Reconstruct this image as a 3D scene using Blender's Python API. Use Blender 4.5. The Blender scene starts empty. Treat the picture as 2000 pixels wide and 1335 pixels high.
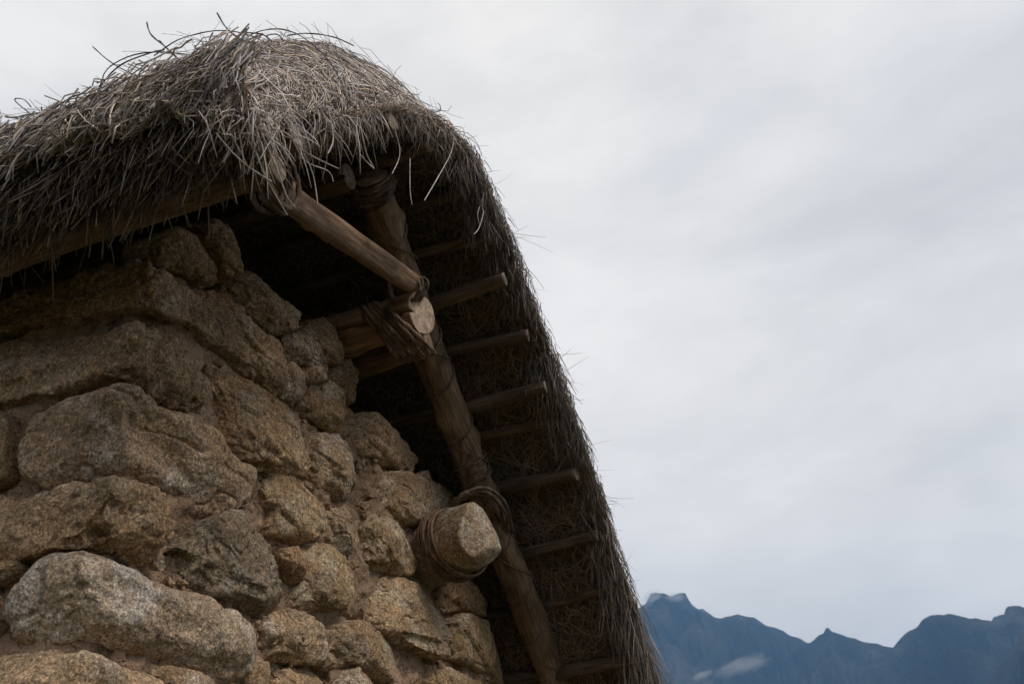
import bpy, math
import numpy as np
from mathutils import Matrix, Vector

# ------------------------------------------------------------------ traced data (metres)
# gable wall = plane x 0, facing +x; side wall = plane y 0, facing -y; z up
CORNER = [([(-0.109,3.898),(-0.059,3.966),(0.008,3.99),(0.111,3.997),(0.236,3.996),(0.322,4.003),(0.424,4.095),(0.505,4.08),(0.621,4.036),(0.776,4.061),(0.859,4.08),(0.923,3.976),(0.894,3.829),(0.811,3.787),(0.677,3.807),(0.551,3.8),(0.453,3.769),(0.339,3.763),(0.286,3.79),(0.168,3.765),(0.085,3.737),(-0.012,3.732),(-0.112,3.697)],[(0.02,3.978),(0.228,3.986),(0.556,3.963),(1.167,3.961),(1.158,3.934),(0.434,3.804),(0.138,3.784),(0.04,3.77)],0.02,(0.95,0.86,0.74)),([(-0.112,3.674),(-0.068,3.704),(0.066,3.702),(0.149,3.66),(0.219,3.65),(0.389,3.67),(0.429,3.562),(0.407,3.48),(0.356,3.432),(0.25,3.412),(0.142,3.414),(0.047,3.44),(-0.071,3.443)],[(0.041,3.746),(0.134,3.76),(0.429,3.784),(0.759,3.804),(0.666,3.484),(0.52,3.456),(0.351,3.451),(0.227,3.449),(0.075,3.451),(0.002,3.451)],0.025,(0.97,0.89,0.76)),([(-0.144,3.353),(-0.077,3.381),(0.034,3.401),(0.127,3.388),(0.2,3.387),(0.262,3.409),(0.37,3.421),(0.472,3.429),(0.514,3.365),(0.613,3.365),(0.733,3.372),(0.764,3.319),(0.754,3.283),(0.568,3.159),(0.484,3.121),(0.33,3.075),(0.223,3.062),(0.134,3.084),(0.041,3.082),(-0.076,3.061)],[(0.073,3.441),(0.224,3.436),(0.34,3.408),(0.399,3.334),(0.415,3.241),(0.387,3.189),(0.338,3.149),(0.237,3.109),(0.131,3.105),(0.019,3.091)],0.085,(1.06,1.01,0.92)),([(-0.078,3.057),(-0.012,3.081),(0.062,3.076),(0.155,3.068),(0.225,3.05),(0.262,3.01),(0.28,2.944),(0.27,2.894),(0.24,2.872),(0.203,2.867),(0.15,2.866),(0.121,2.875),(0.072,2.853),(0.006,2.849),(-0.043,2.853)],[(0.006,3.085),(0.045,3.081),(0.194,3.083),(0.346,3.085),(0.578,3.1),(0.518,2.897),(0.389,2.881),(0.234,2.871),(0.133,2.874),(0.041,2.87),(-0.025,2.861)],0.025,(1.0,0.92,0.76)),([(-0.064,2.844),(-0.028,2.845),(0.042,2.83),(0.106,2.821),(0.234,2.813),(0.368,2.816),(0.522,2.81),(0.621,2.805),(0.734,2.803),(0.815,2.78),(0.834,2.68),(0.817,2.611),(0.758,2.558),(0.64,2.542),(0.435,2.546),(0.303,2.55),(0.203,2.561),(0.102,2.553),(0.076,2.569),(0.006,2.569),(-0.075,2.554)],[(-0.008,2.86),(0.039,2.861),(0.124,2.867),(0.213,2.853),(0.277,2.813),(0.315,2.766),(0.351,2.743),(0.321,2.631),(0.226,2.609),(0.117,2.587),(0.048,2.582),(0.004,2.571)],0.13,(1.17,1.19,1.16)),([(-0.085,2.555),(-0.033,2.56),(0.023,2.55),(0.103,2.549),(0.192,2.53),(0.292,2.514),(0.377,2.479),(0.426,2.28),(-0.081,2.179)],[(0.014,2.576),(0.097,2.577),(0.195,2.567),(0.284,2.564),(0.398,2.555),(0.312,2.255),(0.01,2.191)],0.11,(1.15,1.1,0.98))]
SIDE = [[(0.49,3.427),(0.456,3.348),(0.438,3.246),(0.415,3.175),(0.432,3.123),(0.563,3.124),(0.66,3.461)],[(0.42,2.847),(0.342,2.845),(0.293,2.826),(0.318,2.797),(0.361,2.777),(0.423,2.781)],[(0.589,3.102),(0.529,2.899),(0.915,2.907),(1.002,3.145)],[(0.364,2.754),(0.33,2.628),(0.604,2.635),(0.672,2.844),(0.476,2.824)],[(0.408,2.553),(0.321,2.256),(0.651,2.297),(0.753,2.579)],[(0.772,3.808),(0.58,3.147),(1.002,3.145),(1.259,3.845)]]
GABLE = [([(0.49,3.724),(0.614,3.781),(0.75,3.79),(0.899,3.782),(1.033,3.793),(1.115,3.774),(1.185,3.719),(1.185,3.656),(1.141,3.517),(1.039,3.499),(0.924,3.467),(0.804,3.435),(0.694,3.399),(0.561,3.379),(0.5,3.394),(0.489,3.445),(0.508,3.537),(0.479,3.599),(0.442,3.647)],0.05,0.02,(0.98,0.9,0.74)),([(1.177,3.764),(1.294,3.829),(1.411,3.857),(1.511,3.815),(1.56,3.703),(1.564,3.582),(1.475,3.529),(1.359,3.529),(1.278,3.532),(1.207,3.606),(1.171,3.668)],0.04,0.03,(1.02,0.97,0.85)),([(0.819,3.421),(0.949,3.492),(1.064,3.506),(1.156,3.483),(1.269,3.423),(1.297,3.373),(1.232,3.29),(1.103,3.229),(0.901,3.174),(0.853,3.188),(0.851,3.265),(0.823,3.334)],0.035,0.04,(1.02,0.95,0.76)),([(1.339,3.467),(1.445,3.503),(1.548,3.519),(1.594,3.454),(1.572,3.338),(1.489,3.284),(1.423,3.288),(1.388,3.328),(1.351,3.401)],0.03,0.02,(0.9,0.86,0.76)),([(1.593,3.508),(1.804,3.635),(1.923,3.65),(2.024,3.588),(2.128,3.525),(2.169,3.45),(2.042,3.371),(1.845,3.346),(1.661,3.332),(1.598,3.347),(1.622,3.427)],0.05,0.015,(1.0,0.93,0.76)),([(1.724,3.801),(1.841,3.86),(2.116,3.944),(2.394,4.003),(2.592,4.014),(2.641,3.976),(2.484,3.882),(2.337,3.784),(2.22,3.704),(2.025,3.638),(1.923,3.67),(1.784,3.666),(1.706,3.724)],0.05,0.05,(1.05,0.98,0.84)),([(1.502,4.018),(1.657,4.081),(1.821,4.11),(2.056,4.135),(2.281,4.131),(2.279,4.068),(2.207,4.01),(1.988,3.932),(1.763,3.879),(1.59,3.842),(1.514,3.857),(1.476,3.936)],0.04,0.03,(0.95,0.85,0.7)),([(1.128,3.999),(1.226,4.056),(1.314,4.055),(1.461,4.066),(1.509,4.037),(1.504,3.94),(1.361,3.873),(1.19,3.842),(1.059,3.846),(1.1,3.935)],0.04,0.02,(0.92,0.84,0.68)),([(0.95,3.994),(1.01,4.032),(1.079,3.984),(1.083,3.936),(0.997,3.834),(0.892,3.81),(0.885,3.872),(0.908,3.942)],0.04,0.025,(0.9,0.82,0.7)),([(0.877,4.093),(0.951,4.146),(1.033,4.141),(1.131,4.166),(1.237,4.14),(1.206,4.092),(1.073,4.051),(0.949,4.004),(0.888,3.99)],0.05,0.01,(0.85,0.9,0.95)),([(1.05,4.034),(1.223,4.101),(1.285,4.09),(1.176,4.03),(1.063,3.985)],0.05,0.008,(1.0,0.92,0.78)),([(1.119,4.329),(1.186,4.37),(1.278,4.347),(1.408,4.366),(1.421,4.306),(1.376,4.249),(1.27,4.18),(1.165,4.174),(1.063,4.169),(0.999,4.153),(1.072,4.269)],0.05,0.008,(0.85,0.8,0.72)),([(1.289,4.179),(1.413,4.274),(1.528,4.298),(1.57,4.231),(1.554,4.124),(1.518,4.063),(1.46,4.087),(1.314,4.065),(1.276,4.088)],0.03,0.02,(0.85,0.78,0.66)),([(0.539,4.213),(0.604,4.256),(0.705,4.271),(0.799,4.249),(0.94,4.254),(0.94,4.18),(0.845,4.104),(0.743,4.074),(0.641,4.081),(0.542,4.088),(0.496,4.126)],0.07,0.006,(0.85,0.84,0.78)),([(0.047,4.088),(0.172,4.17),(0.276,4.211),(0.33,4.195),(0.399,4.165),(0.442,4.145),(0.41,4.095),(0.319,4.026),(0.259,4.015),(0.168,3.991),(0.068,3.977)],0.05,0.02,(0.85,0.82,0.68)),([(0.25,4.294),(0.332,4.346),(0.411,4.353),(0.462,4.287),(0.499,4.223),(0.491,4.178),(0.453,4.162),(0.395,4.192),(0.337,4.23),(0.281,4.258)],0.06,0.02,(0.8,0.72,0.6)),([(0.286,2.965),(0.343,3.005),(0.539,3.119),(0.637,3.162),(0.772,3.159),(0.904,3.137),(0.961,3.102),(1.072,3.084),(1.09,3.043),(1.043,2.961),(1.008,2.907),(0.907,2.879),(0.808,2.872),(0.669,2.86),(0.53,2.826),(0.483,2.852),(0.416,2.883),(0.373,2.896),(0.302,2.848),(0.287,2.907)],0.06,0.015,(0.72,0.74,0.7)),([(1.119,3.218),(1.294,3.287),(1.391,3.269),(1.475,3.22),(1.48,3.129),(1.421,3.029),(1.255,2.983),(1.126,2.97),(1.084,2.973),(1.119,3.052),(1.148,3.132)],0.045,0.035,(1.05,1.0,0.82)),([(0.985,3.149),(1.065,3.184),(1.138,3.16),(1.144,3.091),(1.105,3.055),(1.045,3.099)],0.035,0.01,(0.95,0.85,0.72)),([(0.875,2.834),(0.984,2.885),(1.115,2.922),(1.231,2.892),(1.295,2.811),(1.214,2.755),(1.079,2.731),(0.925,2.722),(0.888,2.727),(0.906,2.78)],0.06,0.015,(1.15,1.1,0.98)),([(1.272,2.957),(1.407,2.986),(1.635,3.014),(1.847,3.019),(1.998,2.97),(2.016,2.888),(1.922,2.834),(1.743,2.82),(1.511,2.815),(1.356,2.825),(1.264,2.863),(1.232,2.908)],0.045,0.04,(1.0,0.95,0.8)),([(1.609,3.28),(1.751,3.334),(1.922,3.352),(2.103,3.342),(2.317,3.348),(2.427,3.301),(2.467,3.205),(2.48,3.056),(2.303,3.024),(2.096,3.011),(1.96,3.039),(1.774,3.06),(1.668,3.073),(1.718,3.182),(1.646,3.221)],0.06,0.015,(1.08,1.02,0.86)),([(2.459,3.45),(2.735,3.56),(3.054,3.678),(3.203,3.658),(3.216,3.504),(2.822,3.401),(2.544,3.314),(2.429,3.341)],0.02,0.02,(0.95,0.84,0.66)),([(2.493,3.261),(2.717,3.361),(3.106,3.425),(3.362,3.398),(3.484,3.317),(3.567,3.225),(3.548,3.155),(3.106,3.108),(2.869,3.106),(2.668,3.08),(2.527,3.076)],0.03,0.04,(1.0,0.93,0.74)),([(2.115,2.98),(2.281,3.01),(2.547,3.024),(2.889,3.061),(3.361,3.116),(3.424,2.966),(2.229,2.745),(2.093,2.862)],0.03,0.03,(1.05,0.95,0.75)),([(0.947,2.639),(1.082,2.703),(1.214,2.747),(1.301,2.731),(1.347,2.697),(1.369,2.585),(0.974,2.512)],0.04,0.02,(1.1,1.02,0.86)),([(0.843,2.597),(0.864,2.721),(0.906,2.677),(0.938,2.61),(0.949,2.52),(0.855,2.503)],0.03,0.01,(1.05,0.98,0.85)),([(0.332,2.54),(0.404,2.556),(0.523,2.553),(0.625,2.563),(0.643,2.548),(0.63,2.46),(0.444,2.437),(0.36,2.488)],0.035,0.015,(1.0,0.95,0.82)),([(1.451,2.764),(1.559,2.803),(1.709,2.804),(1.813,2.795),(1.85,2.69),(1.474,2.619),(1.438,2.716)],0.04,0.02,(1.05,1.0,0.85)),([(1.29,2.813),(1.371,2.814),(1.385,2.783),(1.33,2.763),(1.285,2.778)],0.035,0.006,(1.0,0.9,0.76)),([(1.465,3.107),(1.563,3.124),(1.599,3.079),(1.55,3.025),(1.477,3.017)],0.0,0.006,(0.75,0.68,0.56)),([(2.213,3.985),(2.291,4.032),(2.375,4.034),(2.341,3.989),(2.25,3.964)],0.03,0.005,(1.0,0.85,0.72)),([(0.771,3.076),(0.818,3.108),(0.905,3.125),(0.945,3.096),(0.894,3.063),(0.807,3.055)],0.0,0.01,(0.95,0.85,0.7)),([(3.448,3.115),(3.239,3.058),(3.048,3.04),(3.3,2.71),(3.81,2.786)],0.02,0.03,(0.95,0.88,0.7))]
PURLIN = [(0.75,-0.221,4.034,0.047),(0.75,0.464,4.71,0.036),(0.72,0.881,4.956,0.04),(0.72,1.295,5.003,0.033),(0.75,1.539,4.881,0.03),(0.76,1.698,4.706,0.036),(0.76,1.997,4.534,0.032),(0.76,2.229,4.34,0.036),(0.74,2.471,4.258,0.036),(0.75,2.68,4.017,0.04),(0.75,2.964,3.755,0.032),(0.75,3.226,3.537,0.034),(0.75,3.498,3.193,0.038),(0.75,3.59,2.883,0.036)]
RAFTER = [(0.42,0.877,4.873),(0.4,0.981,4.836),(0.37,1.171,4.75),(0.33,1.443,4.631),(0.29,1.698,4.515),(0.26,1.942,4.39),(0.24,2.237,4.211),(0.24,2.428,4.03),(0.24,2.693,3.81),(0.24,2.97,3.599),(0.23,3.25,3.424),(0.22,3.534,3.21),(0.22,3.802,2.995),(0.2,4.275,2.714)]
BRACE = [(0.62,-0.134,3.922),(0.53,0.433,4.177),(0.44,1.249,4.495)]
LOG = [(0.44,1.369,4.39)]
LOG2 = [(0.4,1.587,4.448)]
RIDGELOG = [(0.42,0.682,4.716)]
PEG = [(0.02,2.349,3.594),(0.4,2.14,3.551)]
FLY = [[(-0.369,-0.25,4.529),(-0.349,-0.25,4.603),(-0.27,-0.25,4.638),(-0.145,-0.25,4.624),(-0.126,-0.25,4.714),(-0.059,-0.25,4.746),(0.039,-0.25,4.737),(0.165,-0.25,4.683),(0.315,-0.25,4.593)],[(-0.199,-0.2,4.682),(-0.162,-0.2,4.751),(-0.096,-0.2,4.793),(0.026,-0.2,4.794),(0.101,-0.2,4.779)],[(-0.543,-0.2,4.747),(-0.599,-0.2,4.815),(-0.648,-0.2,4.83),(-0.497,-0.2,4.664),(-0.364,-0.2,4.525)],[(-0.682,-0.2,4.754),(-0.521,-0.2,4.658),(-0.414,-0.2,4.579)],[(-0.282,-0.2,4.979),(-0.165,-0.2,4.834),(-0.016,-0.2,4.685),(0.162,-0.2,4.522)],[(-0.068,-0.15,5.076),(-0.033,-0.15,4.985),(0.063,-0.15,4.857),(0.174,-0.15,4.704)],[(0.004,-0.15,4.841),(0.097,-0.15,4.88),(0.195,-0.15,4.874),(0.294,-0.15,4.847),(0.393,-0.15,4.792),(0.493,-0.15,4.709),(0.579,-0.15,4.603)],[(0.289,-0.15,4.954),(0.356,-0.15,4.819),(0.448,-0.15,4.703),(0.536,-0.15,4.591)],[(0.348,-0.1,4.782),(0.427,-0.1,4.814),(0.509,-0.1,4.803),(0.592,-0.1,4.757),(0.688,-0.1,4.653),(0.804,-0.1,4.462),(0.873,-0.1,4.251)],[(0.377,-0.1,4.85),(0.476,-0.1,4.791),(0.527,-0.1,4.725)],[(0.594,-0.1,4.727),(0.686,-0.1,4.694),(0.798,-0.1,4.62),(0.886,-0.1,4.531)],[(0.238,-0.1,4.915),(0.227,-0.1,4.87),(0.26,-0.1,4.792)],[(0.286,-0.1,4.856),(0.326,-0.1,4.769),(0.387,-0.1,4.697)],[(0.158,-0.1,4.879),(0.178,-0.1,4.81)],[(-0.214,-0.2,4.737),(-0.147,-0.2,4.735),(-0.067,-0.2,4.699)],[(-0.158,-0.2,4.664),(-0.187,-0.2,4.62),(-0.205,-0.2,4.587)],[(0.5,-0.1,4.773),(0.547,-0.1,4.756),(0.578,-0.1,4.707)],[(-0.359,-0.3,4.575),(-0.327,-0.3,4.494)],[(-0.415,-0.3,4.504),(-0.296,-0.3,4.409),(-0.217,-0.3,4.377)],[(-0.034,-0.1,5.001),(0.077,-0.1,4.843),(0.177,-0.1,4.723)],[(-0.124,-0.1,4.927),(-0.1,-0.1,4.904)]]
DROOP = [[(0.84,-0.402,3.896),(0.84,-0.307,3.828),(0.84,-0.157,3.898),(0.84,-0.123,3.881)],[(0.84,-0.523,3.747),(0.84,-0.434,3.681),(0.84,-0.373,3.621),(0.84,-0.327,3.615)],[(0.84,-0.326,3.866),(0.84,-0.245,3.815),(0.84,-0.207,3.719)],[(0.84,-0.176,4.171),(0.84,-0.135,4.065),(0.84,-0.162,3.972)],[(0.84,0.447,4.459),(0.84,0.445,4.295),(0.84,0.461,4.229)],[(0.84,0.903,4.936),(0.84,0.837,4.785),(0.84,0.575,4.337)],[(0.84,-0.537,3.655),(0.84,-0.479,3.606),(0.84,-0.366,3.558)],[(0.8,1.31,4.892),(0.8,1.34,4.865),(0.8,1.272,4.719),(0.8,1.201,4.627)],[(0.8,1.294,4.864),(0.8,1.261,4.79),(0.8,1.281,4.741)],[(0.84,0.031,4.31),(0.84,0.093,4.188),(0.84,0.152,4.162),(0.84,0.038,4.141)],[(0.84,0.313,4.509),(0.84,0.357,4.41),(0.84,0.292,4.251)],[(0.82,-0.449,3.841),(0.82,-0.369,3.886),(0.82,-0.251,3.905),(0.82,-0.062,3.995)],[(0.84,-0.718,3.576),(0.84,-0.636,3.571),(0.84,-0.553,3.584),(0.84,-0.454,3.616)]]
RANGE = [[(-2241,4014,1197),(-1940,4168,1388),(-1711,4267,1307),(-1440,4366,1473),(-1224,4431,1394),(-1104,4463,1422),(-1065,4472,1446),(-1036,4479,1462),(-1009,4485,1502),(-985,4490,1506),(-954,4497,1500),(-925,4503,1479),(-887,4511,1490),(-856,4517,1486),(-847,4519,1458),(-833,4521,1428),(-809,4526,1407),(-791,4529,1409),(-772,4532,1385),(-745,4537,1361),(-723,4540,1357),(-696,4544,1361),(-669,4548,1362),(-646,4552,1364),(-613,4556,1351),(-579,4561,1344),(-556,4564,1322),(-534,4566,1301),(-502,4570,1283),(-470,4573,1265),(-440,4576,1240),(-409,4579,1225),(-379,4582,1201),(-335,4585,1166),(-222,4592,1102),(-43,4597,992)],[(-533,4264,994),(-389,4280,1113),(-342,4284,1125),(-301,4287,1146),(-284,4288,1152),(-270,4289,1170),(-260,4290,1169),(-251,4290,1154),(-222,4292,1142),(-201,4293,1127),(-173,4294,1114),(-152,4295,1100),(-123,4296,1090),(-94,4297,1081),(-74,4297,1068),(-37,4298,1060),(55,4297,1000),(215,4292,907)],[(-158,3894,912),(-59,3897,944),(-29,3898,965),(-11,3898,980),(2,3898,991),(34,3898,1005),(65,3897,1018),(84,3897,1037),(97,3897,1046),(122,3896,1047),(155,3895,1040),(182,3894,1039),(207,3892,1031),(219,3892,1025),(237,3891,1016),(256,3889,1010),(280,3888,999),(305,3886,993),(313,3885,1003),(327,3884,1002),(348,3882,1005),(359,3881,1025),(369,3880,1031),(388,3879,1028),(406,3877,1023),(431,3874,1007),(531,3862,968),(687,3837,969),(818,3811,838),(1035,3758,696)],[(98,2996,538),(176,2993,610),(234,2989,659),(302,2983,720),(375,2974,752),(504,2955,778),(655,2926,716)]]
WISP = [(-675,3533,873),(-631,3542,885),(-571,3552,885),(-518,3560,896),(-466,3567,903),(-996,4334,1427),(-951,4344,1441),(-913,4353,1427),(-836,4368,1427)]
LOOPS = [([(0.16,2.335,3.785),(0.2,2.275,3.812),(0.26,2.276,3.846),(0.32,2.366,3.874),(0.35,2.468,3.839),(0.33,2.616,3.809),(0.28,2.739,3.757),(0.1,2.984,3.753),(0.05,2.767,3.783),(0.1,2.515,3.79)],6,0.009,0.014,'peg')]
CAM = [(2.201,-2.323,1.6),(0.927,0.369,-0.06),(0.246,-0.481,0.841),(0.282,-0.795,-0.537)]

SC = bpy.context.scene
COL = SC.collection
R = math.radians
rng = np.random.default_rng(11)

# ------------------------------------------------------------------ camera
cam = bpy.data.cameras.new('camera')
cam.sensor_width = 36.0
cam.lens = 36.0
cam.clip_start = 0.05
cam.clip_end = 60000.0
cam.dof.use_dof = True
cam.dof.focus_distance = 4.3
cam.dof.aperture_fstop = 6.3
camo = bpy.data.objects.new('camera', cam)
COL.objects.link(camo)
cr, cu, cb = (Vector(v) for v in CAM[1:])
camo.matrix_world = Matrix(((cr.x, cu.x, cb.x, CAM[0][0]), (cr.y, cu.y, cb.y, CAM[0][1]),
                            (cr.z, cu.z, cb.z, CAM[0][2]), (0, 0, 0, 1)))
SC.camera = camo

# ------------------------------------------------------------------ sky and sun (overcast)
SUN_EL, SUN_AZ = 47.0, 112.0      # azimuth measured from +y towards +x
world = bpy.data.worlds.new('World')
SC.world = world
world.use_nodes = True
wt = world.node_tree
wt.nodes.clear()


def nd(t, kind, **kw):
    n = t.nodes.new(kind)
    for k, v in kw.items():
        setattr(n, k, v)
    return n


def ramp(t, fac, stops, interp='LINEAR'):
    n = t.nodes.new('ShaderNodeValToRGB')
    cr_ = n.color_ramp
    cr_.interpolation = interp
    while len(cr_.elements) < len(stops):
        cr_.elements.new(0.5)
    for e, (p, c) in zip(cr_.elements, stops):
        e.position = p
        e.color = (c, c, c, 1) if isinstance(c, (int, float)) else (*c, 1)
    t.links.new(fac, n.inputs['Fac'])
    return n.outputs['Color']


def mix(t, fac, a, b, blend='MIX'):
    n = t.nodes.new('ShaderNodeMix')
    n.data_type = 'RGBA'
    n.blend_type = blend
    for s, v in ((n.inputs[0], fac), (n.inputs[6], a), (n.inputs[7], b)):
        if hasattr(v, 'links'):
            t.links.new(v, s)
        elif isinstance(v, (int, float)):
            s.default_value = v
        else:
            s.default_value = (*v, 1)
    return n.outputs[2]


def noise(t, vec, scale, detail=4, rough=.55, dist=0.0):
    n = t.nodes.new('ShaderNodeTexNoise')
    n.inputs['Scale'].default_value = scale
    n.inputs['Detail'].default_value = detail
    n.inputs['Roughness'].default_value = rough
    n.inputs['Distortion'].default_value = dist
    t.links.new(vec, n.inputs['Vector'])
    return n.outputs['Fac']


def mapping(t, vec, scale=(1, 1, 1), rot=(0, 0, 0), loc=(0, 0, 0)):
    n = t.nodes.new('ShaderNodeMapping')
    n.inputs['Scale'].default_value = scale
    n.inputs['Rotation'].default_value = rot
    n.inputs['Location'].default_value = loc
    t.links.new(vec, n.inputs['Vector'])
    return n.outputs['Vector']


def bump(t, b, h, strength, dist, prev=None):
    n = t.nodes.new('ShaderNodeBump')
    n.inputs['Strength'].default_value = strength
    n.inputs['Distance'].default_value = dist
    t.links.new(h, n.inputs['Height'])
    if prev is not None:
        t.links.new(prev, n.inputs['Normal'])
    return n.outputs['Normal']


tc = nd(wt, 'ShaderNodeTexCoord')
sky = nd(wt, 'ShaderNodeTexSky', sky_type='NISHITA')
sky.sun_disc = False
sky.sun_elevation = R(SUN_EL)
sky.sun_rotation = R(SUN_AZ)
sky.altitude = 2400
v1 = mapping(wt, tc.outputs['Generated'], (1.0, 1.0, 2.0), (0.3, 0.2, 0.6))
c1 = noise(wt, v1, 1.9, 5, .5, .25)
v2 = mapping(wt, tc.outputs['Generated'], (1.0, 1.4, 2.6), (0.1, 0.5, 0.2), (3, 1, 2))
c2 = noise(wt, v2, 4.2, 5, .55, .4)
cl = ramp(wt, c1, [(.36, (7.25, 7.15, 7.1)), (.48, (8.5, 8.27, 7.95)), (.60, (9.4, 9.05, 8.6))])
cl2 = ramp(wt, c2, [(.35, .94), (.5, 1.0), (.65, 1.05)])
c3 = noise(wt, v2, 11.0, 6, .6, .5)
cl2 = mix(wt, 1.0, cl2, ramp(wt, c3, [(.3, .975), (.7, 1.025)]), 'MULTIPLY')
clouds = mix(wt, 1.0, cl, cl2, 'MULTIPLY')
skymix = mix(wt, 0.97, sky.outputs['Color'], clouds)
bg = nd(wt, 'ShaderNodeBackground')
bg.inputs['Strength'].default_value = 0.1
wt.links.new(skymix, bg.inputs['Color'])
wo = nd(wt, 'ShaderNodeOutputWorld')
wt.links.new(bg.outputs[0], wo.inputs['Surface'])

sun = bpy.data.lights.new('sun', 'SUN')
sun.energy = 1.5
sun.angle = R(18)
sun.color = (1.0, .96, .9)
suno = bpy.data.objects.new('sun', sun)
COL.objects.link(suno)
sd = Vector((math.sin(R(SUN_AZ)) * math.cos(R(SUN_EL)), math.cos(R(SUN_AZ)) * math.cos(R(SUN_EL)), math.sin(R(SUN_EL))))
SUN_DIR = sd
suno.rotation_euler = sd.to_track_quat('Z', 'Y').to_euler()

SC.view_settings.view_transform = 'Standard'
SC.view_settings.look = 'None'
SC.view_settings.exposure = 0.22
SC.view_settings.gamma = 1.0
SC.render.engine = 'CYCLES'
SC.cycles.use_denoising = True
SC.cycles.max_bounces = 5
SC.cycles.diffuse_bounces = 3
SC.cycles.volume_bounces = 0
SC.cycles.transparent_max_bounces = 6


# ------------------------------------------------------------------ numpy helpers
def _h(ix, iy, iz, seed):
    n = (ix * 73856093) ^ (iy * 19349663) ^ (iz * 83492791) ^ (seed * 2654435)
    n = (n ^ (n >> 13)) * 1274126177
    n &= 0x7fffffff
    n = (n ^ (n >> 16)) & 0xffff
    return n / 32767.5 - 1.0


def vnoise(p, scale, seed=0):
    q = p * scale
    i = np.floor(q).astype(np.int64)
    f = q - i
    f = f * f * (3 - 2 * f)
    out = 0
    for dx in (0, 1):
        wx = f[:, 0] if dx else 1 - f[:, 0]
        for dy in (0, 1):
            wy = f[:, 1] if dy else 1 - f[:, 1]
            for dz in (0, 1):
                wz = f[:, 2] if dz else 1 - f[:, 2]
                out = out + wx * wy * wz * _h(i[:, 0] + dx, i[:, 1] + dy, i[:, 2] + dz, seed)
    return out


def fbm(p, scale, octaves=4, seed=0, gain=.5):
    a, s, o = 1.0, scale, 0
    for k in range(octaves):
        o = o + a * vnoise(p, s, seed + k * 17)
        a *= gain
        s *= 2.07
    return o


def mesh_np(name, verts, faces, mat, smooth=True, tint=None, uv=None):
    """verts (N,3); faces (M,3) or (M,4) numpy or list of such arrays"""
    me = bpy.data.meshes.new(name)
    if not isinstance(faces, list):
        faces = [faces]
    nl = sum(f.size for f in faces)
    nf = sum(len(f) for f in faces)
    me.vertices.add(len(verts))
    me.vertices.foreach_set('co', np.ascontiguousarray(verts, dtype=np.float32).ravel())
    me.loops.add(nl)
    me.loops.foreach_set('vertex_index', np.concatenate([f.ravel() for f in faces]).astype(np.int32))
    me.polygons.add(nf)
    tot = np.concatenate([np.full(len(f), f.shape[1]) for f in faces])
    st = np.concatenate([[0], np.cumsum(tot)[:-1]])
    me.polygons.foreach_set('loop_start', st.astype(np.int32))
    me.polygons.foreach_set('loop_total', tot.astype(np.int32))
    me.polygons.foreach_set('use_smooth', np.full(nf, smooth))
    if tint is not None:
        a = me.color_attributes.new('tint', 'FLOAT_COLOR', 'POINT')
        c = np.ones((len(verts), 4), dtype=np.float32)
        c[:, :3] = tint
        a.data.foreach_set('color', c.ravel())
    me.update(calc_edges=True)
    me.validate()
    if mat:
        me.materials.append(mat)
    return me


def link(name, me, parent=None, loc=(0, 0, 0), color=None, kind=None, label=None):
    o = bpy.data.objects.new(name, me)
    COL.objects.link(o)
    o.location = loc
    if parent:
        o.parent = parent
    if color:
        o.color = (*color, 1)
    if kind:
        o['kind'] = kind
    if label:
        o['label'] = label
    return o


_ico = {}


def ico(n):
    if n not in _ico:
        import bmesh
        bm = bmesh.new()
        bmesh.ops.create_icosphere(bm, subdivisions=n, radius=1.0)
        v = np.array([x.co[:] for x in bm.verts])
        f = np.array([[x.index for x in t.verts] for t in bm.faces])
        bm.free()
        _ico[n] = (v / np.linalg.norm(v, axis=1)[:, None], f)
    return _ico[n]


def seg_sdf(P, poly):
    """signed distance of (N,2) points to a closed polygon"""
    poly = np.asarray(poly, float)
    a, b = poly, np.roll(poly, -1, 0)
    d = np.full(len(P), 1e9)
    inside = np.zeros(len(P), bool)
    for (ax, ay), (bx, by) in zip(a, b):
        ex, ey = bx - ax, by - ay
        wx, wy = P[:, 0] - ax, P[:, 1] - ay
        t = np.clip((wx * ex + wy * ey) / (ex * ex + ey * ey + 1e-12), 0, 1)
        d = np.minimum(d, (wx - t * ex) ** 2 + (wy - t * ey) ** 2)
        if abs(by - ay) > 1e-12:
            c = ((ay > P[:, 1]) != (by > P[:, 1])) & (P[:, 0] < (bx - ax) * (P[:, 1] - ay) / (by - ay) + ax)
            inside ^= c
    d = np.sqrt(d)
    return np.where(inside, -d, d)


def smax(a, b, k):
    h = np.maximum(k - np.abs(a - b), 0) / k
    return np.maximum(a, b) + h * h * k * .25


def chisel(poly, rr=2):
    """round a traced outline a little (corner cutting)"""
    p = np.asarray(poly, float)
    for _ in range(rr):
        q = np.roll(p, -1, 0)
        p = np.stack([p * .8 + q * .2, p * .2 + q * .8], 1).reshape(-1, 2)
    return p


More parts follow.
